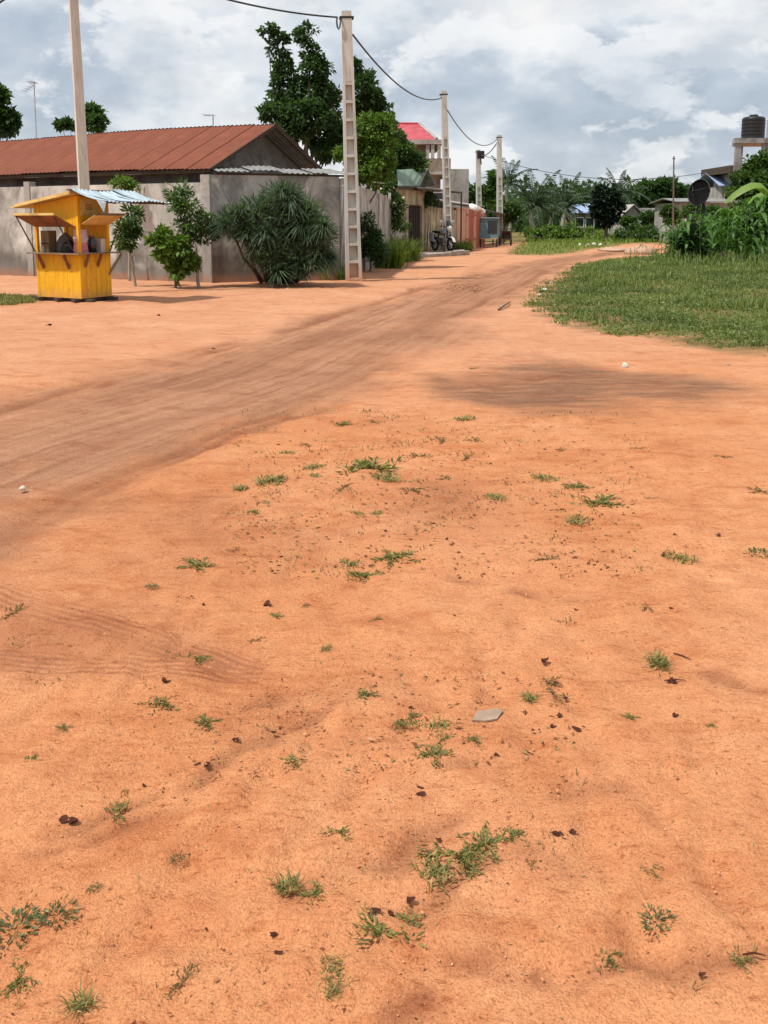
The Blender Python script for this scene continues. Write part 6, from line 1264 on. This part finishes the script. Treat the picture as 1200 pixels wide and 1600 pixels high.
LMK = [(977, 572, 'the round whitish stone'), (765, 1120, 'the flat grey tile shard'), (1028, 1034, 'the lush upright tuft'), (680, 1362, 'the largest grass mat'), (60, 1440, 'the leafy weed mat'), (1024, 1442, 'the green rosette weed'), (452, 1390, 'the spreading grass tuft'), (225, 1224, 'the single round dark leaf'), (422, 941, 'the broad lone dark leaf'), (655, 1240, 'the curled dark leaf pair'), (437, 1497, 'the large dark leaf pair low down'), (1190, 862, 'the dark weed at the edge'), (585, 730, 'the long green grass wisp beyond'), (725, 654, 'the topmost green tuft'), (850, 750, 'the tuft below the dark patch'), (422, 753, 'the bright tuft near the road rut'), (280, 1030, 'the tyre tread prints'), (826, 1092, 'the tuft with the reddish stalk'), (278, 1342, 'the clover-like weed'), (575, 896, 'the low wisp in the middle'), (1062, 870, 'the mat tuft beyond the lush one')]
USED = set()
def where(base, px, py):
    for dx0, (lx, ly, ph) in sorted(((math.hypot(px - l[0], (py - l[1]) * 1.6), l) for l in LMK)):
        dx, dy = px - lx, (py - ly) * 1.6
        if math.hypot(dx, dy) < 14: continue
        d8 = ['right of', 'below and right of', 'below', 'below and left of', 'left of', 'above and left of', 'above', 'above and right of'][int(round(math.atan2(dy, dx) / (math.pi / 4))) % 8]
        far_ = 'just ' if math.hypot(dx, dy) < 90 else '' if math.hypot(dx, dy) < 260 else 'well '
        lb = base + ' ' + far_ + d8 + ' ' + ph
        if lb not in USED and len(lb.split()) <= 16: USED.add(lb); return lb
    return base
SHARED = {'g': 'small upright grass tuft', 'm': 'low green grass tuft', 's': 'sprawling green grass wisp', 'd': 'withered brownish grass wisp', 'w': 'broad leaved weed'}
rg = random.Random(3)
for i, (px, py, wd, kd, lab) in enumerate(TUFTS):
    p = onground(px, py); d = (p - Vector((0, 0, CAMH))).length; s_ = wd / FPX * d * (1.05 if kd == 's' else 0.85) * (1.2 if py < 900 else 1.0)
    o = link('weed' if kd == 'w' else 'grass_tuft', BASE[kd, i % 3], None, p, (0, 0, rg.random() * 6.28), (s_, s_, s_ * (0.7 if kd != 'g' else 0.8)))
    tag(o, lab or where(SHARED[kd], px, py), 'weed' if kd == 'w' else 'grass', 'grass tufts and weeds on the bare earth')
def leaf_lump(seed, n=7):
    rng = np.random.default_rng(seed); m = MB(); nv = 9
    for k in range(n):
        c = rng.normal(size=2) * 0.22; r = rng.uniform(0.16, 0.34); az = rng.random() * 6.28; el = rng.uniform(0.45, 0.9); cu = rng.uniform(0.05, 0.22); vs = [(c[0], c[1], 0.02 + 0.03 * k)]
        for j in range(nv): a = 6.283 * j / nv; q = (r * math.cos(a), r * el * math.sin(a)); vs.append((c[0] + q[0] * math.cos(az) - q[1] * math.sin(az), c[1] + q[0] * math.sin(az) + q[1] * math.cos(az), 0.02 + 0.03 * k + cu * abs(math.cos(a)) * rng.uniform(.5, 1.4)))
        m.add(vs, [(0, 1 + j, 1 + (j + 1) % nv) for j in range(nv)])
    return m.mesh('dead_leaf', 'dead_leaf', True)
LL = [leaf_lump(s_, n_) for s_, n_ in enumerate((1, 2, 4, 3, 6, 2))]
DL = [(225, 1224, 20, 0, 'single round dark leaf above the leaf trail'), (110, 1282, 36, 4, 'dark leaf clump left of the small trail tuft'), (320, 1198, 32, 3, 'dark leaf pair below the diagonal furrow'), (370, 1158, 26, 2, None), (428, 1143, 28, 3, None), (422, 941, 36, 1, 'broad dark leaf alone in the middle distance'), (710, 963, 14, 0, None), (320, 946, 18, 1, None), (260, 1066, 28, 1, None),
 (655, 1240, 34, 3, 'curled bluish dark leaf pair in the middle'), (683, 1313, 22, 1, None), (872, 1306, 32, 4, 'dark leaf with a tail of crumbs'), (895, 1302, 26, 2, None), (645, 1413, 32, 1, 'flat dark leaf above the dry sprawling grass'), (437, 1497, 30, 1, 'large dark leaf lowest in the left part'), (426, 1459, 26, 2, 'dark leaf just above the lowest one'), (322, 1450, 16, 0, None), (580, 1436, 36, 4, None), (610, 1434, 30, 3, None), (855, 1031, 30, 1, None), (871, 1120, 24, 1, None), (864, 1136, 26, 2, None), (900, 1137, 36, 3, None), (842, 1142, 14, 0, None), (776, 1181, 20, 1, None), (1055, 1121, 24, 2, None), (1050, 1066, 34, 1, None), (870, 1066, 20, 1, None), (335, 546, 22, 2, None), (75, 508, 22, 1, None), (590, 760, 14, 0, None), (300, 932, 14, 0, None), (708, 1380, 18, 1, None), (700, 1376, 12, 0, None), (440, 1060, 12, 0, None), (1100, 1527, 22, 1, None), (20, 1582, 12, 0, None), (880, 1090, 22, 1, None), (940, 806, 12, 0, None), (868, 830, 12, 0, None), (650, 1590, 12, 0, None), (750, 1390, 8, 0, None), (280, 935, 16, 1, None), (1040, 868, 26, 1, None), (1055, 838, 14, 1, None), (1120, 838, 20, 1, None), (900, 950, 14, 1, None), (1050, 950, 14, 1, None), (700, 840, 14, 1, None), (600, 830, 16, 1, None)]
for i, (px, py, wd, kd, lab) in enumerate(DL):
    p = onground(px, py); d = (p - Vector((0, 0, CAMH))).length; s_ = wd / FPX * d * (0.62 if kd in (2, 3, 4) else 1.05)
    o = link('dead_leaf', LL[kd], None, p + Vector((0, 0, 0.002)), (rg.uniform(-.15, .15), rg.uniform(-.15, .15), rg.random() * 6.28), (s_, s_ * 0.8, s_ * 0.55)); tag(o, lab or where('small dark dead leaf', px, py), 'leaf', 'dead leaves on the earth')
p = onground(762, 1122); d = (p - Vector((0, 0, CAMH))).length; k = d / FPX
m = MB(); m.prism([(-24 * k, -6 * k, 0), (-6 * k, -11 * k, 0), (12 * k, -9 * k, 0.001), (25 * k, 10 * k, 0), (14 * k, 17 * k, 0), (2 * k, 14 * k, 0), (-12 * k, 15 * k, 0)], (0, 0, 0.006)); tag(link('flat_stone', m.mesh('flat_stone', 'grey_stone'), None, p + Vector((0, 0, 0.003)), (0.05, -0.04, 0.1)), 'flat grey tile shard lying beside the grass mat', 'shard')
# thin trodden twigs
for i, (a, b, lab) in enumerate((((1052, 1018), (1080, 1030), 'dark twig beside the lush upright tuft'), ((1038, 1062), (1072, 1066), 'short brown twig below the lush upright tuft'), ((1160, 1497), (1196, 1497), 'thin twig next to the small weed at the edge'), ((420, 1143), (560, 1085), None))):
    p, q = onground(*a), onground(*b)
    if lab: tag(link('twig', MB().tube([p + Vector((0, 0, 0.006)), p.lerp(q, .5) + Vector((0.002, 0.006, 0.006)), q + Vector((0, 0, 0.006))], [0.002, 0.0028, 0.001], 5).mesh('twig', 'dead_leaf', True, p), None, p), lab, 'twig')
